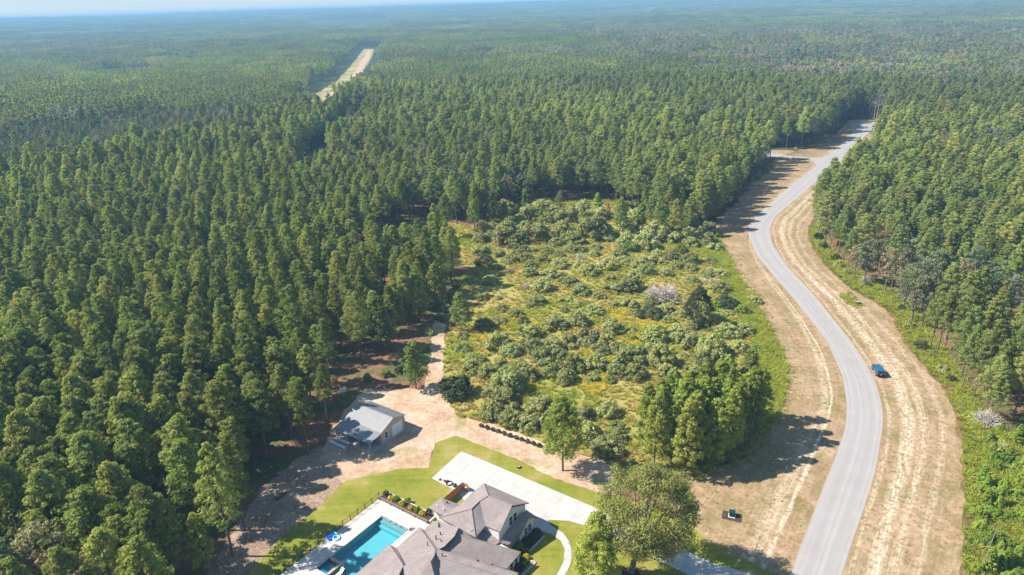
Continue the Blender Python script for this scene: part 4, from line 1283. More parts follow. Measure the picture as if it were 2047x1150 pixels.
class Proto:
    """crown + trunk meshes of one tree variant, and a joined copy for the far stand"""
    def __init__(s, name, crown, trunk, lm, bm_, height):
        s.name = name; s.h = height
        s.crown = raw_mesh(name + '_crown', crown[0], crown[1], [lm])
        s.trunk = raw_mesh(name + '_trunk', trunk[0], trunk[1], [bm_])
        V, F = merge([crown, trunk])
        s.joined = raw_mesh(name + '_joined', V, F, [lm, bm_], np.r_[np.zeros(len(crown[1])), np.ones(len(trunk[1]))])


def pine(seed, Hh=18.0, cb=0.42, Rm=2.3, nb=58, per=30, L=0.34, W=0.15, lm='pine_leaf', name='pine', trunk_r=0.2, tip=0.55):
    g = np.random.default_rng(seed)
    lean = g.normal(size=2) * 0.25
    def axis(z): return np.array([lean[0] * (z / Hh) ** 2, lean[1] * (z / Hh) ** 2, z])
    cen, rad_, cnt, limbs = [], [], [], []
    ga = g.uniform(0, 6.28)
    asym = g.uniform(0.75, 1.2, 5)
    for i in range(nb):
        t = (i + g.uniform(0, 1)) / nb
        t = t ** 0.92
        az = ga + i * 2.39996 + g.normal() * 0.35
        prof = (1 - t) ** tip * (0.66 + 0.34 * min(1, t / 0.22)) + 0.04
        R_ = Rm * prof * asym[int((az % 6.28) / 6.28 * 5)] * g.uniform(0.72, 1.15)
        z = Hh * (cb + (1 - cb) * t) + g.normal() * 0.2
        rise = 0.22 * R_ * (1 - t * 0.2)
        base = axis(max(z - 0.5 * R_ * 0.5, 0.4 * Hh * cb))
        c = axis(z) + np.array([R_ * math.cos(az), R_ * math.sin(az), rise])
        cr = (0.86 - 0.40 * t) * g.uniform(0.75, 1.2) * (Rm / 2.3) ** 0.5
        cen.append(c); rad_.append(cr); cnt.append(int(per * g.uniform(0.75, 1.2)))
        if R_ > 1.0:
            mid = base * 0.45 + c * 0.55 - np.array([0, 0, 0.1])
            if g.uniform() < 0.75:
                cen.append(mid); rad_.append(cr * 0.75); cnt.append(int(per * 0.42))
            if i % 2 == 0: limbs.append((base, c))
    cen.append(axis(Hh - 0.25)); rad_.append(0.42); cnt.append(int(per * 0.7))
    crown = clumps(cen, rad_, cnt, L, W, g, flat=0.72, up=0.45, jit=0.38)
    zs = np.linspace(0, Hh * 0.96, 6)
    tr = tube_np([axis(z) for z in zs], trunk_r * (1 - 0.85 * zs / Hh), 7)
    parts = [tr] + [tube_np([a, b], [0.055, 0.02], 4) for a, b in limbs]
    # a few dead stubs below the crown
    for k in range(5):
        z = Hh * cb * g.uniform(0.55, 1.0); az = g.uniform(0, 6.28); l = g.uniform(0.5, 1.4)
        parts.append(tube_np([axis(z), axis(z) + np.array([l * math.cos(az), l * math.sin(az), 0.15])], [0.03, 0.012], 3))
    return Proto(name, crown, merge(parts), MAT[lm], MAT['bark'], Hh)


def broad(seed, Hh=14.0, Rm=4.0, nb=90, per=34, L=0.26, W=0.15, lm='hard_leaf', name='broadleaf', cb=0.3, trunk_r=0.25, bark='oak_bark', shape=1.0, gap=0.25):
    g = np.random.default_rng(seed)
    cz = Hh * (cb + (1 - cb) * 0.48); rz = Hh * (1 - cb) * 0.52
    cen, rad_, cnt, limbs = [], [], [], []
    lob = unit(g.normal(size=(6, 3))); lobs = g.uniform(0.75, 1.15, 6)
    for i in range(nb):
        d = unit(g.normal(size=(1, 3)) + np.array([[0, 0, 0.15]]))[0]
        k = lobs[int(np.argmax(lob @ d))]
        sc_ = g.uniform(0.62, 1.0) ** 0.6 * k
        zf = d[2]
        rr = Rm * (1 - 0.25 * shape * max(0, zf)) * sc_
        c = np.array([d[0] * rr, d[1] * rr, cz + zf * rz * sc_])
        cen.append(c); rad_.append(Rm * g.uniform(0.14, 0.24)); cnt.append(int(per * g.uniform(0.6, 1.3)))
        if i % (5 if nb < 200 else 9) == 0:
            b0 = np.array([0, 0, Hh * cb * g.uniform(0.8, 1.4)])
            limbs.append((b0, b0 * 0.4 + c * 0.6 - np.array([0, 0, 0.2]), c))
    crown = clumps(cen, rad_, cnt, L, W, g, flat=0.85, up=0.3, jit=0.42)
    zs = np.linspace(0, Hh * 0.75, 5)
    parts = [tube_np([np.array([0.06 * math.sin(z), 0.05 * math.cos(z * 1.3), z]) for z in zs], trunk_r * (1 - 0.8 * zs / Hh), 8)]
    for a, b, c in limbs: parts.append(tube_np([a, b, c], [trunk_r * 0.4, trunk_r * 0.22, 0.03], 5))
    return Proto(name, crown, merge(parts), MAT[lm], MAT[bark], Hh)


def shrub(seed, lm='shrub_leaf', name='shrub', nb=40, per=62, L=0.082, W=0.048, Hh=1.0, flat=1.0):
    """unit dome, radius about 1, height about 1.1"""
    g = np.random.default_rng(seed)
    cen, rad_, cnt = [], [], []
    lob = g.uniform(0.72, 1.12, 7)
    for i in range(nb):
        az = g.uniform(0, 6.28); el = math.asin(g.uniform(0.02, 1.0))
        k = lob[int(az / 6.2832 * 7) % 7] * g.uniform(0.62, 0.92)
        cen.append((k * math.cos(el) * math.cos(az), k * math.cos(el) * math.sin(az), Hh * (0.12 + 0.78 * math.sin(el) * g.uniform(0.8, 1.1)))); rad_.append(g.uniform(0.17, 0.30)); cnt.append(int(per * g.uniform(0.7, 1.3)))
    crown = clumps(cen, rad_, cnt, L, W, g, flat=0.9, up=0.4, jit=0.4)
    parts = []
    for k in range(7):
        az = g.uniform(0, 6.28); r = g.uniform(0.2, 0.6)
        parts.append(tube_np([(0.05 * math.cos(az), 0.05 * math.sin(az), 0), (r * math.cos(az), r * math.sin(az), Hh * 0.75)], [0.025, 0.01], 4))
    return Proto(name, crown, merge(parts), MAT[lm], MAT['bark'], Hh)


def bare(seed, Hh=8.0, spread=0.7, name='bare', nlimb=16, r0=0.12, depth=3, mat='dead_wood', whip=1.0):
    """leafless tree or brush: recursive forking branches"""
    g = np.random.default_rng(seed)
    parts = []
    def grow(p, d, l, r, k):
        q = p + d * l
        mid = p + d * l * 0.5 + g.normal(size=3) * l * 0.05
        parts.append(tube_np([p, mid, q], [r, r * 0.8, r * 0.6], 4 if k < depth else 5))
        if k == 0: return
        for _ in range(g.integers(2, 5)):
            dd = unit((d + g.normal(size=3) * spread + np.array([0, 0, 0.12]))[None])[0]
            grow(p + d * l * g.uniform(0.55, 1.0), dd, l * g.uniform(0.55, 0.8), r * 0.6, k - 1)
    if Hh > 5:
        parts.append(tube_np([(0, 0, 0), (0.1, 0.05, Hh * 0.45), (0.15, 0, Hh * 0.9)], [r0 * 1.4, r0, 0.03], 7))
        for i in range(nlimb):
            z = Hh * g.uniform(0.35, 0.9); az = g.uniform(0, 6.28)
            grow(np.array([0.1, 0, z]), unit(np.array([[math.cos(az), math.sin(az), 0.7]]))[0], Hh * 0.16 * (1.25 - z / Hh), r0 * 0.4, depth - 1)
    else:
        for i in range(nlimb):
            az = g.uniform(0, 6.28); el = g.uniform(0.15, 1.35)
            grow(np.array([0, 0, 0.05]), np.array([math.cos(el) * math.cos(az), math.cos(el) * math.sin(az), math.sin(el)]), Hh * 0.36, r0, depth - 1)
    V, F = merge(parts)
    return raw_mesh(name, V, F, [MAT[mat]])


PINES = [pine(100 + i, Hh=17.5 + 0.5 * (i % 4), cb=0.34 + 0.05 * (i % 3), Rm=2.5 + 0.32 * (i % 4), nb=60 + 6 * (i % 4), per=50, L=0.25, W=0.10, tip=(0.55, 0.8, 0.65)[i % 3]) for i in range(12)]
CLUMPP = [pine(190 + i, Hh=18.0, cb=0.20, Rm=2.9, nb=76, per=48, L=0.30, W=0.125, lm='bright_pine', trunk_r=0.17) for i in range(4)]
SAPL = [pine(195 + i, Hh=13.0, cb=0.08, Rm=3.2, nb=70, per=40, L=0.5, W=0.2, lm='lime_leaf', trunk_r=0.2) for i in range(2)]
BROWNP = [pine(198, lm='red_leaf', Rm=2.2, nb=40, per=26)]
BIGP = [pine(150 + i, Hh=18.0, cb=0.38, Rm=3.3, nb=84, per=46, L=0.29, W=0.12, trunk_r=0.26) for i in range(4)]
LOWP = [pine(170 + i, Hh=13.0, cb=0.16, Rm=3.1, nb=84, per=34, L=0.30, W=0.13, trunk_r=0.2) for i in range(3)]
HARD = [broad(200 + i, Hh=14 + i % 3, Rm=3.6 + 0.4 * (i % 3), nb=80) for i in range(5)]
TAN = [broad(220 + i, Hh=13, Rm=3.4, nb=60, per=24, lm='tan_leaf', name='tan_tree') for i in range(3)]
SHRUBS = [shrub(300 + i, Hh=0.9 + 0.12 * (i % 3)) for i in range(6)]
LIME = [shrub(320 + i, lm='lime_leaf', name='lime_shrub') for i in range(2)]
YELL = [shrub(330 + i, lm='yellow_leaf', name='yellow_shrub') for i in range(1)]
DKSH = [shrub(340 + i, lm='magn_leaf', name='dark_shrub') for i in range(2)]
DEADT = [bare(400 + i, Hh=13, name='dead_tree', nlimb=18, r0=0.16, mat='grey_bark') for i in range(3)]

rnd = random.Random(11)


ONES = 'zero one two three four five six seven eight nine ten eleven twelve thirteen fourteen fifteen sixteen seventeen eighteen nineteen'.split()
TENS = 'x x twenty thirty forty fifty sixty seventy eighty ninety'.split()


def words(n):
    n = int(min(99, max(0, round(n))))
    return ONES[n] if n < 20 else TENS[n // 10] + ('-' + ONES[n % 10] if n % 10 else '')


def place(P):
    q = to_px(np.array([P], float))[0]
    return '%s percent across, %s percent down the photo' % (words(q[0] / 20.47), words(q[1] / 11.5))




def put(proto, name, loc, scale, label, cat, group=None, rz=None, crown='crown', trunk='trunk', sz=None, tilt=0.0):
    r = empty(name, loc, rnd.uniform(0, 6.28) if rz is None else rz, label, cat, group)
    r.scale = (scale, scale, scale if sz is None else sz)
    if tilt: r.rotation_euler = (rnd.uniform(-tilt, tilt), rnd.uniform(-tilt, tilt), r.rotation_euler[2])
    link(trunk, proto.trunk, r)
    link(crown, proto.crown, r)
    return r


def put_mesh(me, name, loc, scale, label, cat, group=None, rz=None):
    o = link(name, me); o.location = loc; o.scale = (scale,) * 3 if not isinstance(scale, tuple) else scale
    o.rotation_euler = (0, 0, rnd.uniform(0, 6.28) if rz is None else rz)
    return tag(o, label, cat, group)


def scatter(name, P, scl, rot, protos, cat_kind='stuff'):
    """one object drawing many copies of plain meshes (only for what nobody would count)"""
    P = np.asarray(P, np.float32)
    n = len(P)
    me = bpy.data.meshes.new(name)
    me.vertices.add(n); me.vertices.foreach_set('co', P.ravel())
    a = me.attributes.new('scl', 'FLOAT_VECTOR', 'POINT'); a.data.foreach_set('vector', np.asarray(scl, np.float32).ravel())
    a = me.attributes.new('rot', 'FLOAT_VECTOR', 'POINT'); a.data.foreach_set('vector', np.asarray(rot, np.float32).ravel())
    a = me.attributes.new('pick', 'INT', 'POINT'); a.data.foreach_set('value', (np.arange(n) * 7919 % len(protos)).astype(np.int32))
    ng = bpy.data.node_groups.new(name + '_scatter', 'GeometryNodeTree')
    ng.interface.new_socket('Geometry', in_out='INPUT', socket_type='NodeSocketGeometry')
    ng.interface.new_socket('Geometry', in_out='OUTPUT', socket_type='NodeSocketGeometry')
    gi = ng.nodes.new('NodeGroupInput'); go = ng.nodes.new('NodeGroupOutput')
    ip = ng.nodes.new('GeometryNodeInstanceOnPoints')
    jn = ng.nodes.new('GeometryNodeJoinGeometry')
    for k, m_ in enumerate(protos):
        po = bpy.data.objects.new(name + '_source', m_)
        oi = ng.nodes.new('GeometryNodeObjectInfo'); oi.inputs['Object'].default_value = po; oi.inputs['As Instance'].default_value = False
        gt = ng.nodes.new('GeometryNodeGeometryToInstance')
        ng.links.new(oi.outputs['Geometry'], gt.inputs[0]); ng.links.new(gt.outputs[0], jn.inputs[0])
    def attr(nm, ty):
        x = ng.nodes.new('GeometryNodeInputNamedAttribute'); x.data_type = ty; x.inputs[0].default_value = nm
        return x.outputs[0]
    ng.links.new(gi.outputs[0], ip.inputs['Points']); ng.links.new(jn.outputs[0], ip.inputs['Instance'])
    ip.inputs['Pick Instance'].default_value = True
    ng.links.new(attr('pick', 'INT'), ip.inputs['Instance Index'])
    e2r = ng.nodes.new('FunctionNodeEulerToRotation')
    ng.links.new(attr('rot', 'FLOAT_VECTOR'), e2r.inputs[0]); ng.links.new(e2r.outputs[0], ip.inputs['Rotation'])
    ng.links.new(attr('scl', 'FLOAT_VECTOR'), ip.inputs['Scale'])
    ng.links.new(ip.outputs[0], go.inputs[0])
    o = link(name, me)
    md = o.modifiers.new('scatter', 'NODES'); md.node_group = ng
    o['kind'] = cat_kind
    return o


def in_view(P, m=90):
    q = to_px(P)
    return (q[:, 2] > 5) & (q[:, 0] > -m) & (q[:, 0] < 2047 + m) & (q[:, 1] > -80) & (q[:, 1] < 1150 + 260)


# ---------------------------------------------------------------- singular trees and shrubs
oak_p = broad(501, Hh=22.0, Rm=7.3, nb=240, per=180, L=0.165, W=0.095, lm='oak_leaf', name='oak', cb=0.24, trunk_r=0.5, shape=0.9)
put(oak_p, 'oak_tree', S(1262, 1145, 0.03), 1.0, 'big olive-brown oak leaning its crown over the driveway', 'tree', rz=0.4)
ok = bpy.data.objects['oak_tree']; ok.rotation_euler = (0, rad(9), 0)
mk_ = MB().tube((0, 0, 0), (0, 0, 0.06), 1.5, 1.4, n=16)
o = mk_.build('mulch_ring', MAT['mulch']); o.location = S(1262, 1147, 0.04); tag(o, 'brown mulch ring round the oak trunk on the lawn', 'mulch')
magn = broad(511, Hh=12.5, Rm=4.3, nb=130, per=44, L=0.24, W=0.13, lm='magn_leaf', name='magnolia', cb=0.05, trunk_r=0.25, shape=2.2)
put(magn, 'evergreen_tree', S(1393, 652, 0.02), 1.0, 'dark rounded evergreen tree beside the grey dead brush in the field', 'tree')
LAWNP = pine(181, Hh=16.0, cb=0.26, Rm=4.2, nb=110, per=80, L=0.25, W=0.10, lm='bright_pine', trunk_r=0.24)
PATHP = pine(182, Hh=13.5, cb=0.07, Rm=3.8, nb=120, per=80, L=0.24, W=0.10, lm='bright_pine', trunk_r=0.2)
put(LAWNP, 'pine_tree', S(1125, 941, 0.03), 1.0, 'lone bright green pine on the dirt strip between field and driveway lawn', 'pine', tilt=0.02)
put(LOWP[0], 'pine_tree', S(832, 777, 0.03), 1.0, 'lone low-branched pine at the edge of the dirt clearing behind the shed', 'pine')
put(LOWP[1], 'pine_tree', S(922, 662, 0.03), 0.92, 'pine standing at the left edge of the field by the sandy path', 'pine')
put(BIGP[1], 'pine_tree', S(749, 516, 0.03), 0.95, 'lone pine in the grassy opening at the upper left of the field', 'pine')
put(PATHP, 'pine_tree', S(1190, 1168, 0.04), 1.05, 'slender pine on the lawn between footpath and oak', 'pine')
put(BIGP[3], 'pine_tree', S(905, 552, 0.03), 1.0, 'tall pine at the top left corner of the field', 'pine')
put(BIGP[0], 'pine_tree', S(893, 476, 0.03), 1.0, 'tall pine behind the grassy opening above the field', 'pine')
o = put(SHRUBS[0], 'dead_shrub', S(1211, 1137, 0.04), 0.9, 'small dead russet shrub on the lawn between pine and oak', 'shrub')
o.children[1].data = raw_mesh('dead_shrub_crown', *[x for x in clumps([(0, 0, .5), (.3, .2, .6), (-.3, .1, .5), (0, -.3, .8), (0.1, 0.1, 1.1)], [.4, .35, .35, .35, .3], [60] * 5, 0.12, 0.05, np.random.default_rng(5))], [MAT['red_leaf']])
for (u, v) in ((170, 405), (1216, 440), (690, 250), (1320, 250)):
    put(BROWNP[0], 'pine_tree', S(u, v), 0.42 if u == 1216 else 0.8, 'dead rusty brown pine, ' + place((S(u, v).x, S(u, v).y, 10)), 'pine', 'dead brown pines')
for k, (u, v, s_) in enumerate(((1010, 448, .75), (1085, 440, .6), (1165, 452, .7), (1240, 462, .9), (1280, 458, .8), (1345, 470, .85), (1375, 462, .7), (1120, 428, .8), (1050, 425, .8), (1195, 430, .75), (790, 505, .6), (850, 490, .55), (870, 515, .6), (815, 520, .5))):
    put((LOWP + SAPL)[k % 5], 'pine_tree', S(u, v), s_, 'young low-branched pine, ' + place((S(u, v).x, S(u, v).y, 5)), 'pine', 'young pines above the field')
for (u, v, s_) in ((1240, 470, .85), (1318, 474, .9), (1350, 486, .95), (1377, 474, .9), (1402, 462, .9), (1300, 462, .8), (985, 452, .85), (950, 470, .8)):
    put(BIGP[u % 4], 'pine_tree', S(u, v), s_, 'full pine standing out above the thicket, ' + place((S(u, v).x, S(u, v).y, 12)), 'pine', 'pines at the head of the field')
for (u, v, h, pr_, lab) in ((466, 1112, 23.0, PINES[0], 'tall bare-trunked pine nearest the pool lawn on the chip bank'), (490, 1060, 19.5, PINES[4], 'tall pine just behind the nearest chip bank pine'), (617, 910, 18.0, PINES[5], 'taller pine left of the shed porch'), (605, 893, 17.0, PINES[2], 'pine just behind the one left of the shed porch'), (655, 845, 15.0, PINES[8], 'slim pine beside the back corner of the shed roof'), (226, 1152, 18.5, BIGP[1], 'leaning-trunk pine at the bottom edge left of the chip bank'), (330, 1165, 11.0, BIGP[3], 'light green pine low at the bottom edge beside the chip bank'), (412, 1150, 12.5, CLUMPP[1], 'bright pine at the bottom edge beside the tall bare trunk')):
    put(pr_, 'pine_tree', S(u, v), h / pr_.h, lab, 'pine', tilt=0.03)
for (u, v, s_) in ((872, 612, .95), (838, 640, 1.0), (790, 662, 1.05), (884, 566, .95), (842, 585, 1.1), (765, 566, 1.0), (812, 612, 1.05), (706, 545, 1.0), (730, 640, 1.1), (762, 700, 1.1), (700, 600, 1.05)):
    put(LOWP[(u + v) % 3], 'pine_tree', S(u, v), s_ * 1.12, 'broad full-crowned pine, ' + place((S(u, v).x, S(u, v).y, 9)), 'pine', 'broad pines on the left rim of the field')
for k, (u, v, s_) in enumerate(((912, 575, 1.6), (902, 596, 1.8), (893, 622, 2.0), (880, 640, 1.5), (858, 668, 1.8), (842, 700, 1.6), (822, 738, 1.7), (800, 745, 1.5), (770, 752, 1.6), (735, 760, 1.4), (896, 545, 1.9), (872, 540, 1.6), (820, 545, 1.7), (780, 545, 1.8), (740, 560, 2.0))):
    put((DKSH + SHRUBS + LIME)[(k * 3) % 10], 'shrub', S(u, v), s_, 'bush on the left rim of the field, ' + place((S(u, v).x, S(u, v).y, 1)), 'shrub', 'bushes on the left rim of the field', crown='foliage', trunk='stems', sz=s_ * 1.1)
for k, (u, v, s_) in enumerate(((850, 622, .62), (815, 655, .66), (780, 690, .6), (888, 590, .55), (722, 690, .7), (760, 620, .7), (560, 860, .7), (640, 790, .62))):
    put(HARD[k % 5], 'broadleaf_tree', S(u, v), s_, 'rounded broadleaf tree at the forest rim, ' + place((S(u, v).x, S(u, v).y, 7)), 'tree', 'broadleaf trees on the forest rim')
# dead brush and snags
BR = [bare(420, Hh=4.0, name='dead_brush', nlimb=40, r0=0.075, depth=3, spread=0.55), bare(421, Hh=3.0, name='dead_brush', nlimb=30, r0=0.065, depth=3, spread=0.6)]
put_mesh(BR[0], 'dead_brush', S(1326, 598, 0.02), (2.7, 2.7, 1.7), 'large grey leafless brush heap in front of the dark evergreen', 'dead bush')
put_mesh(BR[1], 'dead_brush', S(1052, 577, 0.02), 1.0, 'small grey leafless brush at the left edge of the thicket', 'dead bush')
put_mesh(BR[1], 'dead_brush', S(1162, 518, 0.02), 1.1, 'grey leafless brush in the upper middle of the field', 'dead bush')
put_mesh(BR[0], 'dead_brush', S(1732, 565, 0.02), 1.0, 'grey leafless brush at the foot of the right forest above the pedestal', 'dead bush')
put_mesh(BR[0], 'dead_brush', S(1968, 848, 0.02), (1.35, 1.35, 1.25), 'pale leafless brush below the right forest near the frame edge', 'dead bush')
put_mesh(BR[1], 'dead_brush', S(1937, 722, 0.02), 1.0, 'thin grey leafless brush under the right forest pines', 'dead bush')
put_mesh(bare(430, Hh=9, name='snag', nlimb=10, r0=0.13), 'dead_tree', S(995, 497, 0.02), 1.0, 'slim grey dead snag at the top left of the field', 'dead tree')
for k, (u, v, h) in enumerate(((1752, 238, 22), (1747, 237, 20), (1762, 240, 21))):
    put_mesh(DEADT[k % 3], 'dead_tree', S(u, v, 0.0), h / 13, ('left', 'middle', 'right')[(1, 0, 2)[k]] + ' one of three tall bare trunks at the far end of the road', 'dead tree', 'bare trunks at the road end')
for (u0, v0, u1, v1, lab) in ((1957, 1150, 1990, 1045, 'leaning grey dead trunk among the saplings in the lower right corner'), (1972, 1150, 1985, 1120, 'short leaning grey dead stem in the lower right corner')):
    a = S(u0, v0); 
    m = MB().tube((0, 0, 0), (3.0, 2.5, 9 if v1 < 1100 else 4), 0.14, 0.05, n=6)
    o = m.build('leaning_dead_tree', MAT['timber']); o.location = a; tag(o, lab, 'dead tree')
# logs and stumps in the shade of the clearing
for (u, v, l, az, lab) in ((541, 955, 3.0, 0.35, 'dark log lying in the shade left of the dirt clearing'), (563, 993, 2.4, 0.9, 'short dark stump heap between the chip bank and the left forest')):
    m = MB(); m.tube((-l / 2, 0, 0.3), (l / 2, 0, 0.35), 0.36, 0.28, n=9); m.tube((-0.3, 0.4, 0.2), (0.8, 0.9, 0.5), 0.2, 0.12, n=7); m.tube((0.1, -0.3, 0.2), (0.7, -0.9, 0.7), 0.15, 0.07, n=6)
    o = m.build('fallen_log', MAT['skin_log']); o.location = S(u, v); o.rotation_euler = (0, 0, az); tag(o, lab, 'log')
put_mesh(raw_mesh('debris', *clumps([(0, 0, .2), (1.5, .5, .25), (-1.2, -.6, .2), (0.6, -1.2, .2)], [.9, .8, .7, .6], [120] * 4, 0.16, 0.08, np.random.default_rng(9), flat=0.35), [MAT['dead_wood']]), 'debris_heap', S(1421, 560, 0.02), (1.3, 1.6, 1.0), 'grey heap of brush debris on the right side of the field', 'debris')
# row of seedlings on the dirt strip
for k in range(11):
    t = k / 10
    u, v = 962 + (1078 - 962) * t, 853 + (893 - 853) * t
    put(DKSH[k % 2], 'seedling_shrub', S(u, v, 0.03), 0.55 + 0.1 * rnd.random(), 'small new dark shrub, %s in the dirt strip row from the shed end' % 'first second third fourth fifth sixth seventh eighth ninth tenth eleventh'.split()[k], 'shrub', 'row of new shrubs on the dirt strip', crown='foliage', trunk='stems', sz=0.85)
# planter shrubs
for k, (u, v, col, lab) in enumerate(((772, 990, 'd', 'dark green upright shrub at the fence end of the planter'), (781, 999, 'y', 'yellow shrub nearest the fence end of the planter'), (791, 999, 'g', 'light green shrub beside the first yellow shrub in the planter'), (804, 1009, 'y', 'yellow shrub in the middle of the planter'), (815, 1003, 'g', 'larger light green shrub in the middle of the planter'), (823, 1018, 'y', 'low yellow shrub right of the planter middle'), (834, 1021, 'g', 'light green shrub right of the planter middle'), (845, 1028, 'y', 'yellow shrub nearest the house in the planter'), (858, 1028, 'd', 'dark green shrub at the house end of the planter'))):
    pr_ = {'d': DKSH[k % 2], 'y': YELL[0], 'g': LIME[k % 2]}[col]
    put(pr_, 'planter_shrub', S(u, v, 0.42), 0.72 if col != 'd' else 0.62, lab, 'shrub', 'shrubs in the pool planter', crown='foliage', trunk='stems', sz=1.1 if col == 'd' else 0.8)
# house-front shrubs
for k, (u, v, col, s_, lab) in enumerate(((1073, 1064, 'd', 0.75, 'dark slim shrub at the far end of the house flower bed'), (1066, 1075, 'd', 0.9, 'dark shrub second from the far end of the flower bed'), (1052, 1085, 'd', 1.0, 'dark shrub below the lower windows of the house'), (1038, 1096, 'l', 0.95, 'bright green shrub by the house porch corner'), (1051, 1104, 'l', 0.7, 'round light green shrub in the bed corner'), (1053, 1117, 'y', 0.8, 'bright yellow shrub at the bend of the flower bed'), (1040, 1121, 'd', 1.0, 'dark shrub beside the bright yellow shrub'), (1046, 1128, 'l', 0.6, 'small green shrub below the yellow shrub'), (1036, 1138, 'd', 1.1, 'dark shrub at the near end of the flower bed'))):
    pr_ = {'d': DKSH[k % 2], 'y': YELL[0], 'l': LIME[k % 2]}[col]
    put(pr_, 'garden_shrub', S(u, v, 0.06), s_, lab, 'shrub', 'shrubs in the house flower beds', crown='foliage', trunk='stems')

# ---------------------------------------------------------------- shrubs of the weedy field
SHR = [(1074, 600, 22), (1127, 619, 10), (1033, 627, 15), (998, 640, 20), (1109, 646, 26), (1155, 642, 21), (1059, 661, 27), (1189, 619, 21), (967, 650, 20), (923, 694, 17), (994, 684, 28), (942, 736, 19), (975, 742, 21), (1040, 738, 27), (1013, 767, 36), (1101, 736, 32), (1147, 728, 25), (1193, 728, 25), (1063, 692, 26), (1105, 690, 25), (1137, 679, 15), (1174, 675, 27), (1210, 684, 22), (1224, 656, 23), (1134, 598, 19), (1151, 604, 17), (1086, 571, 24), (925, 671, 13), (1003, 728, 15), (940, 715, 11), (1227, 575, 22), (1197, 589, 15), (1259, 571, 25), (1259, 605, 20), (1297, 624, 26), (1336, 639, 15), (1332, 617, 17), (1307, 672, 27), (1355, 670, 24), (1257, 659, 16), (1385, 685, 26), (1422, 699, 31), (1454, 662, 25), (1475, 693, 20), (1489, 659, 19), (1288, 708, 34), (1259, 712, 34), (1322, 718, 30), (1366, 710, 10), (1441, 575, 20), (1506, 600, 14), (1450, 603, 23), (1003, 795, 38), (985, 824, 27), (1024, 838, 27), (1085, 815, 38), (1056, 848, 22), (1073, 850, 16), (1169, 828, 22), (1173, 867, 28), (1212, 893, 31), (1229, 871, 24), (1216, 823, 22), (1233, 852, 18), (911, 776, 33), (1013, 473, 32), (1069, 470, 34), (1128, 463, 24), (1184, 463, 33), (1204, 466, 26), (1058, 431, 27), (1083, 421, 25), (1135, 435, 25), (1163, 421, 22), (1312, 470, 28), (825, 463, 19), (968, 522, 20), (961, 477, 17), (1410, 480, 20), (1380, 470, 20), (1345, 478, 18), (1020, 518, 16), (1050, 512, 18), (1085, 518, 16), (1120, 525, 20), (1180, 540, 22), (1215, 530, 20), (1250, 520, 20), (1140, 560, 22), (1160, 580, 20), (1300, 520, 18), (1340, 510, 18), (1380, 520, 18), (1270, 545, 18), (1100, 545, 20), (1060, 545, 16), (1330, 545, 16), (1020, 700, 22), (1080, 712, 20), (1120, 708, 20), (1060, 750, 20), (1130, 755, 22), (1230, 740, 24), (1270, 745, 24), (1330, 745, 20), (1200, 700, 22), (1240, 700, 20), (1300, 600, 16), (1430, 635, 20), (1405, 720, 22), (1440, 545, 16), (1420, 520, 14), (1230, 610, 12), (1165, 650, 12), (1385, 740, 18)]
LIMES = [(1485, 622, 15), (1132, 750, 12), (1240, 448, 10), (1258, 496, 16), (1430, 610, 12), (1437, 672, 10), (1507, 695, 9), (1360, 500, 14), (1268, 677, 8)]


def shrub_label(u, v):
    if v < 485: return 'grey-green bush of the upper thicket', 'bushes of the upper field thicket'
    if v < 560: return 'low grey-green bush', 'bushes of the upper field'
    if u < 950: return 'round grey-green bush', 'bushes at the left field edge'
    if u > 1370: return 'grey-green bush', 'bushes at the right field edge'
    if v > 780: return 'large grey-green bush', 'bushes of the lower field edge'
    return 'grey-green bush', 'bushes in the middle of the field'


# more bushes and young trees in the thicket at the head of the field and between the mapped bushes
r2 = random.Random(21)
for _ in range(400):
    if len(SHR) > 185: break
    u, v = r2.uniform(960, 1430), r2.uniform(412, 560)
    if v > 490 and r2.random() < 0.55: continue
    if v < 445 and (u < 1000 or u > 1330): continue
    r_ = r2.uniform(13, 26) * (0.75 if v > 490 else 1.0)
    if all(math.hypot((u - a) , (v - b) * 1.6) > 0.62 * (r_ + c) for a, b, c in SHR): SHR.append((round(u), round(v), round(r_)))
for _ in range(500):
    if len(SHR) > 205: break
    u, v = r2.uniform(960, 1500), r2.uniform(590, 760)
    r_ = r2.uniform(7, 15)
    if all(math.hypot((u - a) , (v - b) * 1.6) > 0.8 * (r_ + c) for a, b, c in SHR): SHR.append((round(u), round(v), round(r_)))
SHRUB_XY = []
for k, (u, v, r) in enumerate(SHR):
    p = S(u, v + r * 0.35)
    dist = (p - Vector((0, 0, CAM_H))).length
    R_ = r / FOC * dist * (1.16 if v < 500 else 1.12)
    lab, grp = shrub_label(u, v)
    lab += ', ' + place((p.x, p.y, R_ * 0.5))
    if (u, v) == (1074, 600): lab, grp = 'single pale round bush in the dry grass at the left of the field', None
    if (u, v) == (911, 776): lab, grp = 'wide dark bush beside the lone pine at the dirt clearing', None
    if (u, v) == (1013, 767): lab, grp = 'tallest dark green bush mound in the lower left of the field', None
    if (u, v) == (1033, 627): lab, grp = 'small round bush above the yellow goldenrod patch', None
    dark = (u, v) in ((911, 776), (1297, 624), (968, 522), (1450, 603))
    put((DKSH if dark else SHRUBS)[k % (2 if dark else 6)], 'shrub', p, R_, lab, 'shrub', grp, crown='foliage', trunk='stems', sz=R_ * (rnd.uniform(0.75, 1.05) if v < 490 or v > 640 else rnd.uniform(0.55, 0.85)))
    SHRUB_XY.append((p.x, p.y, R_))
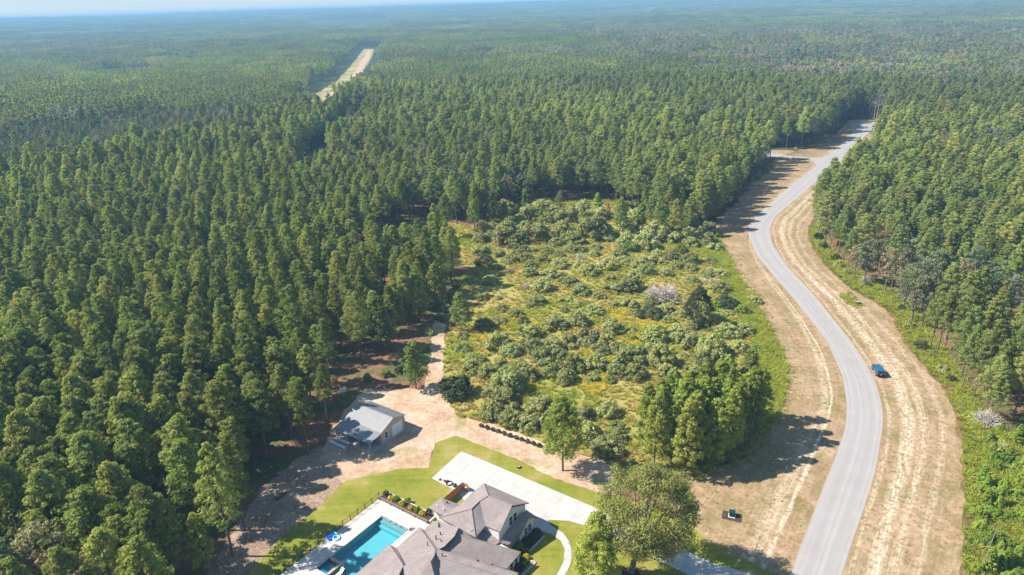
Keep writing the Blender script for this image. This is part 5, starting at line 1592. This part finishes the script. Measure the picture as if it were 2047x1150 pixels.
for k, (u, v, r) in enumerate(LIMES):
    p = S(u, v + r * 0.35); R_ = r / FOC * (p - Vector((0, 0, CAM_H))).length
    put(LIME[k % 2], 'shrub', p, R_, 'bright lime-green young bush, ' + place((p.x, p.y, R_ * 0.5)), 'shrub', 'lime-green bushes of the field', crown='foliage', trunk='stems', sz=R_ * 1.15)
    SHRUB_XY.append((p.x, p.y, R_))

# ---------------------------------------------------------------- pine woods
def V2(pts): return [(S(u, v).x, S(u, v).y) for u, v in pts]


POLYS_OUT = []
open_area = [
    V2([(300, 1500), (330, 1300), (395, 1125), (430, 1050), (500, 960), (548, 912), (590, 868), (640, 800), (690, 755), (790, 752), (835, 742), (850, 690), (868, 640), (905, 600), (918, 562), (900, 540), (800, 538), (740, 548), (700, 530), (716, 496), (780, 458), (860, 436), (960, 462), (1005, 425), (1060, 405), (1200, 400), (1300, 440), (1340, 468), (1412, 462), (1430, 445), (1452, 418), (1478, 392), (1497, 366), (1528, 342), (1548, 320), (1440, 313), (1440, 302), (1560, 297), (1602, 298), (1640, 286), (1670, 264), (1684, 248), (1695, 237), (1765, 234), (1776, 262), (1752, 292), (1742, 322), (1800, 325), (1800, 340), (1738, 342), (1706, 356), (1668, 392), (1640, 428), (1628, 455), (1628, 478), (1645, 505), (1675, 533), (1718, 570), (1772, 596), (1802, 622), (1825, 672), (1862, 718), (1890, 752), (1925, 800), (1965, 850), (2060, 880), (2300, 960), (2400, 1200), (2300, 1500)]),
    V2([(630, 210), (650, 186), (686, 163), (704, 140), (718, 116), (730, 96), (752, 95), (748, 118), (734, 142), (716, 164), (694, 182), (668, 196)]),
    V2([(600, 342), (645, 334), (638, 378), (608, 380)]),
    V2([(636, 196), (690, 172), (704, 186), (684, 228), (655, 252), (612, 252), (612, 208)]),
]
lanes = [  # narrow fire lanes between stands
    (V2([(690, 236), (820, 238), (930, 249), (1050, 262), (1100, 274)]), 13.0),
    (V2([(100, 214), (250, 220), (390, 232), (450, 236), (560, 218), (640, 205)]), 10.0),
    (V2([(630, 345), (640, 310), (680, 285), (705, 262), (720, 235)]), 9.0),
    (V2([(880, 640), (840, 660), (760, 760)]), 3.5),
    (V2([(1240, 120), (1400, 130), (1600, 150), (1850, 165)]), 5.0),
]
clump_poly = V2([(1240, 905), (1300, 885), (1390, 860), (1480, 840), (1530, 850), (1510, 890), (1440, 945), (1380, 960), (1300, 935)])


def free_mask(P):
    ok_ = np.ones(len(P), bool)
    for poly in open_area: ok_ &= ~inside(P, poly)
    for ln, w_ in lanes: ok_ &= dist_line(P, ln) > w_
    return ok_


def grid_points(x0, x1, y0, y1, sx, sy, ang, jit, g):
    c, s_ = math.cos(ang), math.sin(ang)
    R_ = math.hypot(max(abs(x0), abs(x1)), max(abs(y0), abs(y1)))
    xs = np.arange(-R_, R_, sx); ys = np.arange(-R_, R_, sy)
    X, Y = np.meshgrid(xs, ys)
    P = np.stack([X.ravel(), Y.ravel()], 1) + g.normal(size=(X.size, 2)) * np.array([jit * 0.5, jit])
    P = P @ np.array([[c, s_], [-s_, c]])
    m_ = (P[:, 0] > x0) & (P[:, 0] < x1) & (P[:, 1] > y0) & (P[:, 1] < y1)
    return P[m_]


g = np.random.default_rng(77)
NEAR = 700.0
P = grid_points(-620, 620, 40, NEAR, 5.5, 4.5, rad(21), 1.2, g)
d = np.hypot(P[:, 0], P[:, 1])
P = P[(d < NEAR)]
P = P[free_mask(P)]
P3 = np.c_[P, np.full(len(P), 9.0)]
P = P[in_view(P3, 160)]
# thin out a little, more in the mixed woods
thin = g.uniform(size=len(P))
du0 = to_px(np.c_[P, np.zeros(len(P))])
near_yard = (du0[:, 0] > 280) & (du0[:, 0] < 760) & (du0[:, 1] > 730) & (du0[:, 0] > 1240 - 0.9 * du0[:, 1])
P = P[thin > np.where(near_yard, 0.38, 0.06)]
Pz = np.c_[P, np.zeros(len(P))]
px0 = to_px(Pz)


def lowfreq(P, f, ph):
    return (np.sin(P[:, 0] * f + ph) * np.cos(P[:, 1] * f * 1.13 + 2 * ph) + 0.6 * np.sin((P[:, 0] + P[:, 1]) * f * 1.9 + ph)) / 1.6


hs_ = 1.0 + 0.08 * lowfreq(P, 0.013, 0.7) + g.normal(size=len(P)) * 0.12
# taller old stand beyond the fire lane
dist = np.hypot(P[:, 0], P[:, 1])
hs_ = np.where((dist > 430), hs_ * 1.12, hs_)
hs_ = np.clip(hs_, 0.55, 1.4)
# hardwood pockets in the wood
BAND = [(-80, 425), (100, 372), (250, 342), (380, 314), (500, 276), (620, 230), (650, 196), (560, 206), (450, 226), (300, 246), (150, 262), (-80, 282)]
band = inside(px0[:, :2], BAND)
hard_zone = (lowfreq(P, 0.021, 2.2) > 0.50) | (band & (g.uniform(size=len(P)) < 0.92)) | (inside(px0[:, :2], [(625, 330), (660, 275), (730, 255), (770, 320), (720, 372), (650, 372)]) & (g.uniform(size=len(P)) < 0.8)) | (inside(px0[:, :2], [(1240, 100), (2100, 120), (2100, 235), (1850, 225), (1700, 205), (1400, 190)]) & (g.uniform(size=len(P)) < 0.8))
hs_ = np.where(band, hs_ * 0.70, hs_)
hard = hard_zone & (g.uniform(size=len(P)) < np.where(band, 0.62, 0.55))
drop = hard_zone & ~hard & (g.uniform(size=len(P)) < np.where(band, 0.85, 0.35))
rim = inside(px0[:, :2], [(690, 540), (910, 556), (902, 640), (850, 735), (720, 765), (640, 700), (640, 590)])
drop |= rim & (g.uniform(size=len(P)) < 0.5)
keepm = ~drop
P, hs_, hard, dist = P[keepm], hs_[keepm], hard[keepm], dist[keepm]
# the clump at the bottom of the field
Pc = grid_points(0, 120, 80, 180, 3.7, 3.6, 0.3, 0.9, g)
Pc = Pc[inside(Pc, clump_poly)]
print('pines', (~hard).sum(), 'hard', hard.sum(), 'clump', len(Pc))

pine_P = np.concatenate([Pc, P[~hard]]); pine_s = np.concatenate([g.uniform(0.85, 1.02, len(Pc)), hs_[~hard]]); is_cl = np.r_[np.ones(len(Pc), bool), np.zeros((~hard).sum(), bool)]
size_px = 18 * pine_s * FOC / np.hypot(np.hypot(pine_P[:, 0], pine_P[:, 1]), CAM_H)
vis = in_view(np.c_[pine_P, np.full(len(pine_P), 13.0)], 10)
q13 = to_px(np.c_[pine_P, 14 * pine_s])
vis &= (q13[:, 1] < 1150)
order = np.argsort(-(size_px * vis + is_cl * 1000))
n_ind = 292
solo = np.zeros(len(pine_P), bool); solo[order[:n_ind]] = True


def pine_label(x, y, cl):
    if cl: return 'thin pine of the field clump', 'pine clump at the foot of the field'
    u, v, _ = to_px(np.array([[x, y, 0.0]]))[0]
    if u > 1400:
        return 'pine of the right forest', 'pines of the right forest'
    if v > 1000: return 'bare-stemmed pine of the left forest', 'nearest pines of the left forest'
    if u > 560: return 'pine of the left forest', 'pines of the left forest behind the shed'
    return 'green pine of the left forest', 'pines inside the left forest'


k = 0
for i in np.where(solo)[0]:
    x, y = pine_P[i]
    lab, grp = pine_label(x, y, is_cl[i])
    near_edge = to_px(np.array([[x, y, 0.0]]))[0]
    lab = lab + ', ' + place((x, y, 14 * pine_s[i]))
    pr_ = BIGP[k % 4] if (near_edge[0] < 640 and near_edge[1] > 800) and not is_cl[i] else (CLUMPP[k % 4] if is_cl[i] else PINES[k % len(PINES)])
    put(pr_, 'pine_tree', (x, y, 0), pine_s[i] * 18 / pr_.h, lab, 'pine', grp, tilt=0.03)
    k += 1
rest = ~solo
n = rest.sum()
rot = np.c_[g.normal(size=(n, 2)) * 0.03, g.uniform(0, 6.28, n)]
wid = g.uniform(0.85, 1.25, n)
sc3 = np.stack([pine_s[rest] * wid, pine_s[rest] * wid, pine_s[rest]], 1)
scatter('pine_forest', np.c_[pine_P[rest], np.zeros(n)], sc3, rot, [p_.joined for p_ in PINES])

# broadleaf pockets
hP, hS = P[hard], hs_[hard]
hd_ = np.hypot(hP[:, 0], hP[:, 1])
kindr = g.uniform(size=len(hP))
for nm, msk, prot in (('broadleaf_woods', kindr < 0.62, [p_.joined for p_ in HARD]), ('autumn_woods', (kindr >= 0.62) & (kindr < 0.82), [p_.joined for p_ in TAN]), ('bare_woods', kindr >= 0.82, DEADT)):
    if msk.sum():
        n = msk.sum()
        s_ = hS[msk] * g.uniform(0.85, 1.15, n)
        scatter(nm, np.c_[hP[msk], np.zeros(n)], np.stack([s_, s_, s_], 1), np.c_[np.zeros((n, 2)), g.uniform(0, 6.28, n)], prot)
# single trees one can pick out
for (u, v, pr_, s_, lab) in ((436, 236, TAN[0], 1.35, 'large tan autumn tree at the fire lane left of the dirt road'), (474, 240, TAN[1], 0.9, 'smaller tan tree right of the large tan tree'), (30, 330, DEADT[0], 1.0, 'grey bare tree at the far left edge of the forest'), (95, 325, DEADT[1], 0.9, 'grey bare tree just right of the far left edge'), (40, 288, LIME[0], 6.0, 'bright yellow-green tree near the far left edge'), (60, 318, LIME[1], 5.5, 'lower yellow-green tree near the far left edge'), (1762, 155, LIME[0], 7.0, 'yellow-green tree in the grey woods beyond the road end')):
    put(pr_, 'broadleaf_tree', S(u, v), s_, lab, 'tree') if not isinstance(pr_, bpy.types.Mesh) else put_mesh(pr_, 'dead_tree', S(u, v), s_, lab, 'dead tree')

# far woods: patches of small crowns out to the horizon
def wood_patch(seed, grey=0.0):
    g_ = np.random.default_rng(seed)
    cen, rad_, cnt = [], [], []
    NT = 15 if grey else 34
    n_ = 4 if grey else 6
    spots = [((i + 0.5) / n_ * 28 - 14, (j + 0.5) / n_ * 28 - 14) for i in range(n_) for j in range(n_)]
    g_.shuffle(spots)
    for x, y in spots[:NT]:
        x += g_.normal() * 0.9; y += g_.normal() * 0.9
        h = g_.uniform(14.5, 20)
        if grey:
            h *= g_.uniform(0.65, 1.1)
            lev = ((h - 1.8, 2.4), (h - 4.6, 3.6), (h - 8.0, 3.3))
        else:
            lev = ((h - 1.0, 0.85), (h - 3.0, 1.5), (h - 5.8, 1.9))
        for z, r in lev:
            for q_ in range(3):
                a_ = g_.uniform(0, 6.28); cen.append((x + 0.55 * r * math.cos(a_), y + 0.55 * r * math.sin(a_), z + g_.normal() * 0.4)); rad_.append(r * 0.72); cnt.append(9 if not grey else 16)
    V, F = clumps(cen, rad_, cnt, 0.80 if grey else 0.70, 0.42 if grey else 0.36, g_, flat=0.9, up=0.5, jit=0.4)
    mi = np.zeros(len(F))
    mats = [MAT['pine_leaf']]
    if grey:
        mats = [MAT['hard_leaf'], MAT['tan_leaf'], MAT['grey_leaf']]
        tree = np.repeat(np.arange(NT), 144)
        r_ = g_.uniform(size=NT)
        mi = np.where(r_[tree] < 0.60, 0, np.where(r_[tree] < 0.74, 1, 2))
    return raw_mesh('wood_patch', V, F, mats, mi)


PATCH = [wood_patch(600 + i) for i in range(6)]
GPATCH = [wood_patch(620 + i, 1.0) for i in range(4)]
pts = []
r = NEAR - 6
while r < 9800:
    s_ = 24 * (1 + r / 7000)
    arc = s_ / r
    th = np.arange(-0.72, 0.72, arc) + g.uniform(0, arc)
    rr = r + g.normal(size=len(th)) * s_ * 0.15
    pts.append(np.stack([rr * np.sin(th), rr * np.cos(th), np.full(len(th), s_ / 24)], 1))
    r += s_ * 0.98
pts = np.concatenate(pts)
fm = free_mask(pts[:, :2]) & (dist_line(pts[:, :2], V2([(655, 190), (690, 168), (712, 140), (735, 105), (742, 95)])) > 41)
z = hill(pts[:, 0], pts[:, 1])
fm &= in_view(np.c_[pts[:, :2], z + 15], 120)
pts, z = pts[fm], z[fm]
pp = to_px(np.c_[pts[:, :2], z])
gmask = (inside(pp[:, :2], [(1120, 62), (1500, 66), (2100, 60), (2100, 240), (1800, 220), (1650, 200), (1450, 165), (1250, 118)]) & (g.uniform(size=len(pts)) < 0.85)) | (inside(pp[:, :2], [(-60, 85), (300, 80), (420, 130), (200, 150), (-60, 140)]) & (g.uniform(size=len(pts)) < 0.4)) | (lowfreq(pts[:, :2], 0.0031, 1.1) + 0.25 * g.normal(size=len(pts)) > 0.75)
hh = 1.0 + 0.22 * lowfreq(pts[:, :2], 0.004, 0.3) + 0.08 * g.normal(size=len(pts))
for young in ([(600, 44), (780, 38), (790, 56), (620, 64)], [(1050, 28), (1300, 20), (1320, 34), (1060, 44)], [(150, 150), (330, 140), (340, 152), (160, 166)], [(1500, 40), (1800, 30), (1810, 44), (1520, 52)], [(850, 120), (1010, 112), (1020, 122), (860, 132)], [(40, 70), (300, 60), (310, 70), (50, 80)]):
    hh = np.where(inside(pp[:, :2], young), 0.45 * hh, hh)
print('patches', len(pts), gmask.sum())
for nm, m_, prot in (('far_pine_woods', ~gmask, PATCH), ('far_mixed_woods', gmask, GPATCH)):
    n = m_.sum()
    w3 = pts[m_, 2]
    scatter(nm, np.c_[pts[m_, :2], z[m_]], np.stack([w3, w3, hh[m_] * (1 + 0.25 * (w3 - 1))], 1), np.c_[np.zeros((n, 2)), g.uniform(0, 6.28, n)], prot)
# pale sand opening far to the right
sheet('sand_opening', SP([(1398, 47), (1420, 46), (1420, 54), (1400, 54)], 8.0), 9.0, MAT['dirt'], rough=3, step=20)

# ---------------------------------------------------------------- understorey and weeds
def weed_proto(seed, mat, nbl=26, h=0.8, r=0.38, wdt=0.05):
    g_ = np.random.default_rng(seed)
    V, F = [], []
    for i in range(nbl):
        a_ = g_.uniform(0, 6.28); q_ = r * math.sqrt(g_.uniform()) * 0.7
        b0 = np.array([q_ * math.cos(a_), q_ * math.sin(a_), 0]); lean = g_.normal(size=2) * 0.6
        hh_ = h * g_.uniform(0.55, 1.1)
        tdir = np.array([-math.sin(a_ * 3.1), math.cos(a_ * 3.1), 0]) * wdt
        tip = b0 + np.array([lean[0] * hh_, lean[1] * hh_, hh_]); mid = b0 * 0.55 + tip * 0.45 + np.array([0, 0, 0.08])
        k_ = len(V)
        V += [b0 - tdir, b0 + tdir, mid + tdir * 1.2, mid - tdir * 1.2, tip + tdir * 0.5, tip - tdir * 0.5]
        F += [(k_, k_ + 1, k_ + 2, k_ + 3), (k_ + 3, k_ + 2, k_ + 4, k_ + 5)]
    return raw_mesh('weed', np.array(V), np.array(F), [MAT[mat]])


WEEDS = [weed_proto(700 + i, 'weed') for i in range(3)]
GWEEDS = [weed_proto(710 + i, 'green_weed', h=0.95) for i in range(3)]
GOLD = [weed_proto(720 + i, 'goldenrod', h=0.75, nbl=30, wdt=0.07) for i in range(2)]


def fill(poly, dens, g_):
    a_ = np.array([[p_[0], p_[1]] for p_ in poly])
    lo, hi = a_.min(0), a_.max(0)
    n_ = int((hi - lo).prod() * dens)
    Q = g_.uniform(lo, hi, (n_, 2))
    return Q[inside(Q, poly)]


def weeds(name, Q, protos, smin, smax, g_, zs=1.0):
    n_ = len(Q)
    s_ = g_.uniform(smin, smax, n_)
    return scatter(name, np.c_[Q, np.full(n_, 0.01)], np.stack([s_, s_, s_ * zs], 1), np.c_[g_.normal(size=(n_, 2)) * 0.1, g_.uniform(0, 6.28, n_)], protos)


fieldP = V2(FIELD)
dirtP = V2(DIRT)
Q = fill(fieldP, 1.1, g)
Q = Q[~inside(Q, dirtP)]
lf = lowfreq(Q, 0.11, 0.4) + 0.35 * g.normal(size=len(Q))
dry = inside(Q, V2([(925, 575), (1010, 550), (1040, 590), (960, 625), (925, 600)]))
weeds('field_weeds', Q[(lf < 0.35) & (~dry | (g.uniform(size=len(Q)) < 0.4))], WEEDS, 0.5, 1.1, g, 0.8)
greenish = Q[(lf >= 0.35) & ~dry]
# the lush strips beside the verges
strip_l = V2([(1420, 470), (1450, 500), (1490, 580), (1530, 640), (1562, 700), (1575, 750), (1562, 815), (1540, 860), (1500, 850), (1515, 760), (1500, 680), (1460, 600), (1430, 540), (1400, 490)])
strip_r = V2([(1616, 462), (1630, 500), (1655, 534), (1700, 575), (1752, 603), (1782, 628), (1806, 680), (1842, 722), (1864, 750), (1896, 790), (1912, 830), (1925, 890), (1928, 945), (1930, 1040), (1926, 1150), (1935, 1400), (2300, 1400), (2200, 1000), (2020, 870), (1960, 800), (1900, 720), (1850, 640), (1800, 590), (1740, 560), (1680, 520), (1650, 480), (1635, 445)])
Qs = np.concatenate([fill(strip_l, 3.2, g), fill(strip_r, 2.2, g), greenish])
weeds('green_weeds', Qs, GWEEDS, 0.55, 1.15, g)
gold_spots = [(905, 605 + 30, 10, 4), (1000, 655, 34, 8), (1030, 642, 22, 8), (960, 675, 30, 8), (1258, 688, 24, 9), (1275, 675, 18, 8), (1190, 706, 22, 12), (1215, 722, 16, 10), (1290, 650, 30, 8), (1320, 652, 26, 7), (1080, 650, 18, 8), (1160, 655, 14, 6), (1055, 752, 14, 12), (1062, 775, 18, 10), (1200, 755, 26, 10), (1230, 625, 26, 10), (1240, 640, 22, 8), (1140, 592, 14, 6), (1480, 655, 16, 6), (1075, 497, 14, 5), (1335, 500, 22, 6), (1185, 775, 26, 14), (1385, 735, 20, 5), (1410, 728, 24, 6), (1500, 700, 16, 6)]
Qg = []
for (u, v, a_, b_) in gold_spots:
    n_ = int(a_ * b_ * 0.36)
    for _ in range(n_):
        t = g.uniform(0, 6.28); r_ = math.sqrt(g.uniform())
        p_ = S(u + a_ * r_ * math.cos(t), v + b_ * r_ * math.sin(t)); Qg.append((p_.x, p_.y))
weeds('goldenrod_patch', np.array(Qg), GOLD, 0.5, 1.0, g)
# verge tufts
Qv = fill(V2([(1420, 470), (1458, 515), (1482, 574), (1517, 595), (1524, 636), (1571, 750), (1559, 813), (1510, 906), (1470, 930), (1500, 935), (1560, 850), (1600, 760), (1560, 680), (1530, 600), (1490, 540), (1450, 480)]), 0.35, g)
Qk = fill(V2([(1672, 590), (1700, 584), (1728, 612), (1712, 618), (1690, 606)]), 3.5, g)
weeds('verge_tufts', np.concatenate([Qv, Qk]), GWEEDS, 0.25, 0.6, g)
# short dry stubble over the mown verges gives them relief
DRY = [weed_proto(730 + i, 'dry_grass', h=0.5, nbl=22, wdt=0.06, r=0.6) for i in range(3)]
def between(inner, outer, dens):
    a_, b_ = nearest_strip_outer(SP(inner), SP(outer))
    A_ = np.array([[p_.x, p_.y] for p_ in a_]); B_ = np.array([[p_.x, p_.y] for p_ in b_])
    seg = np.r_[0, np.hypot(*np.diff(A_, axis=0).T)]; w_ = np.hypot(*(B_ - A_).T)
    area = seg * w_; n_ = int(area.sum() * dens)
    i_ = g.choice(len(A_), n_, p=area / area.sum()); t_ = g.uniform(0.03, 1.0, n_)[:, None]
    return A_[i_] * (1 - t_) + B_[i_] * t_ + g.normal(size=(n_, 2)) * 0.4
Qd = np.concatenate([between(ROAD_L, VERGE_L, 1.4), between(ROAD_R[:20], VERGE_R, 1.4)])
roadP = V2(ROAD_L) + V2(ROAD_R)[::-1]
Qd = Qd[~inside(Qd, roadP) & ~inside(Qd, V2(LAWN)) & ~inside(Qd, V2(DRIVE))]
lf = lowfreq(Qd, 0.19, 1.7) + 0.5 * g.normal(size=len(Qd))
weeds('dry_verge_grass', Qd[lf > -0.35], DRY, 0.3, 0.6, g, 0.16)

# dense sapling thicket in the lower right corner and understorey along the forest edges
thick = V2([(1942, 1160), (1942, 1040), (1950, 930), (1955, 860), (1975, 850), (2060, 890), (2250, 1000), (2250, 1300), (1955, 1300)])
Q = fill(thick, 0.16, g)
Q = Q[in_view(np.c_[Q, np.zeros(len(Q))], 12)]
for i, (x, y) in enumerate(Q[:110]):
    if i % 3 != 1:
        put(LIME[i % 2], 'shrub', (x, y, 0), rnd.uniform(0.9, 1.7), 'bright green thicket bush, ' + place((x, y, 1.0)), 'shrub', 'green bushes of the lower right thicket', crown='foliage', trunk='stems', sz=rnd.uniform(1.2, 2.6))
    else:
        pr_ = PINES[i % len(PINES)]
        put(SAPL[i % 2], 'sapling_pine', (x, y, 0), rnd.uniform(0.2, 0.38), 'young light green pine sapling, ' + place((x, y, 2.0)), 'sapling', 'pine saplings of the lower right thicket')
edge_line = [V2([(1632, 440), (1640, 490), (1672, 528), (1716, 566), (1770, 594), (1800, 620), (1825, 672), (1862, 716), (1890, 748), (1925, 798), (1955, 850), (1990, 900)]), V2([(1545, 335), (1500, 368), (1478, 395), (1450, 420), (1428, 448)]), V2([(1560, 299), (1604, 299), (1640, 287), (1668, 266)]), V2([(1690, 238), (1765, 235)])]
edge_lab = [('understorey bush below the right forest', 'bushes under the right forest edge'), ('understorey bush below the forest', 'bushes under the forest left of the upper road'), ('understorey bush by the side road', 'bushes north of the side road'), ('understorey bush beyond the road end', 'bushes beyond the road end')]
for ln, (lab, grp) in zip(edge_line, edge_lab):
    for a, b in zip(ln[:-1], ln[1:]):
        L_ = math.hypot(b[0] - a[0], b[1] - a[1])
        for j in range(max(1, int(L_ / 6.5))):
            t = (j + rnd.random()) / max(1, int(L_ / 6.5))
            x, y = a[0] + (b[0] - a[0]) * t + rnd.uniform(-1.5, 1.5), a[1] + (b[1] - a[1]) * t + rnd.uniform(-1.5, 1.5)
            s_ = rnd.uniform(1.0, 2.1)
            put(rnd.choice([DKSH[0], DKSH[1], SHRUBS[0], SHRUBS[3], SHRUBS[4]]), 'shrub', (x, y, 0), s_, lab + ', ' + place((x, y, 1.0)), 'shrub', grp, crown='foliage', trunk='stems', sz=s_ * rnd.uniform(0.8, 1.4))

# ---------------------------------------------------------------- haze
hz = MB().box(-11400, 11400, -11400, 11400, -4.0, 104.0)
me = hz.mesh('haze', None or MAT['grey'])
me.materials.clear()
hm, nt, _, _ = new_mat('haze air')
vol = nt.nodes.new('ShaderNodeVolumePrincipled')
vol.inputs['Color'].default_value = (0.28, 0.53, 0.86, 1)
vol.inputs['Density'].default_value = 0.00021
vol.inputs['Anisotropy'].default_value = 0.0
outn = nt.nodes.new('ShaderNodeOutputMaterial'); nt.links.new(vol.outputs[0], outn.inputs['Volume'])
me.materials.append(hm)
o = link('haze', me); o['kind'] = 'stuff'

# same label on neighbours: say which is nearer
from collections import defaultdict
_by = defaultdict(list)
for o in sc.objects:
    if o.get('label') and o.get('category') and o.parent is None: _by[o['label']].append(o)
for lab, os_ in _by.items():
    if 2 <= len(os_) <= 10 and ' percent ' in lab:
        os_.sort(key=lambda o: o.location.y)
        for o, w_ in zip(os_, ('nearer', 'farther') if len(os_) == 2 else ('nearest', 'second-nearest', 'third-nearest', 'fourth-nearest', 'fifth-nearest', 'sixth-nearest', 'seventh-nearest', 'eighth-nearest', 'ninth-nearest', 'tenth-nearest')): o['label'] = w_ + ' ' + lab
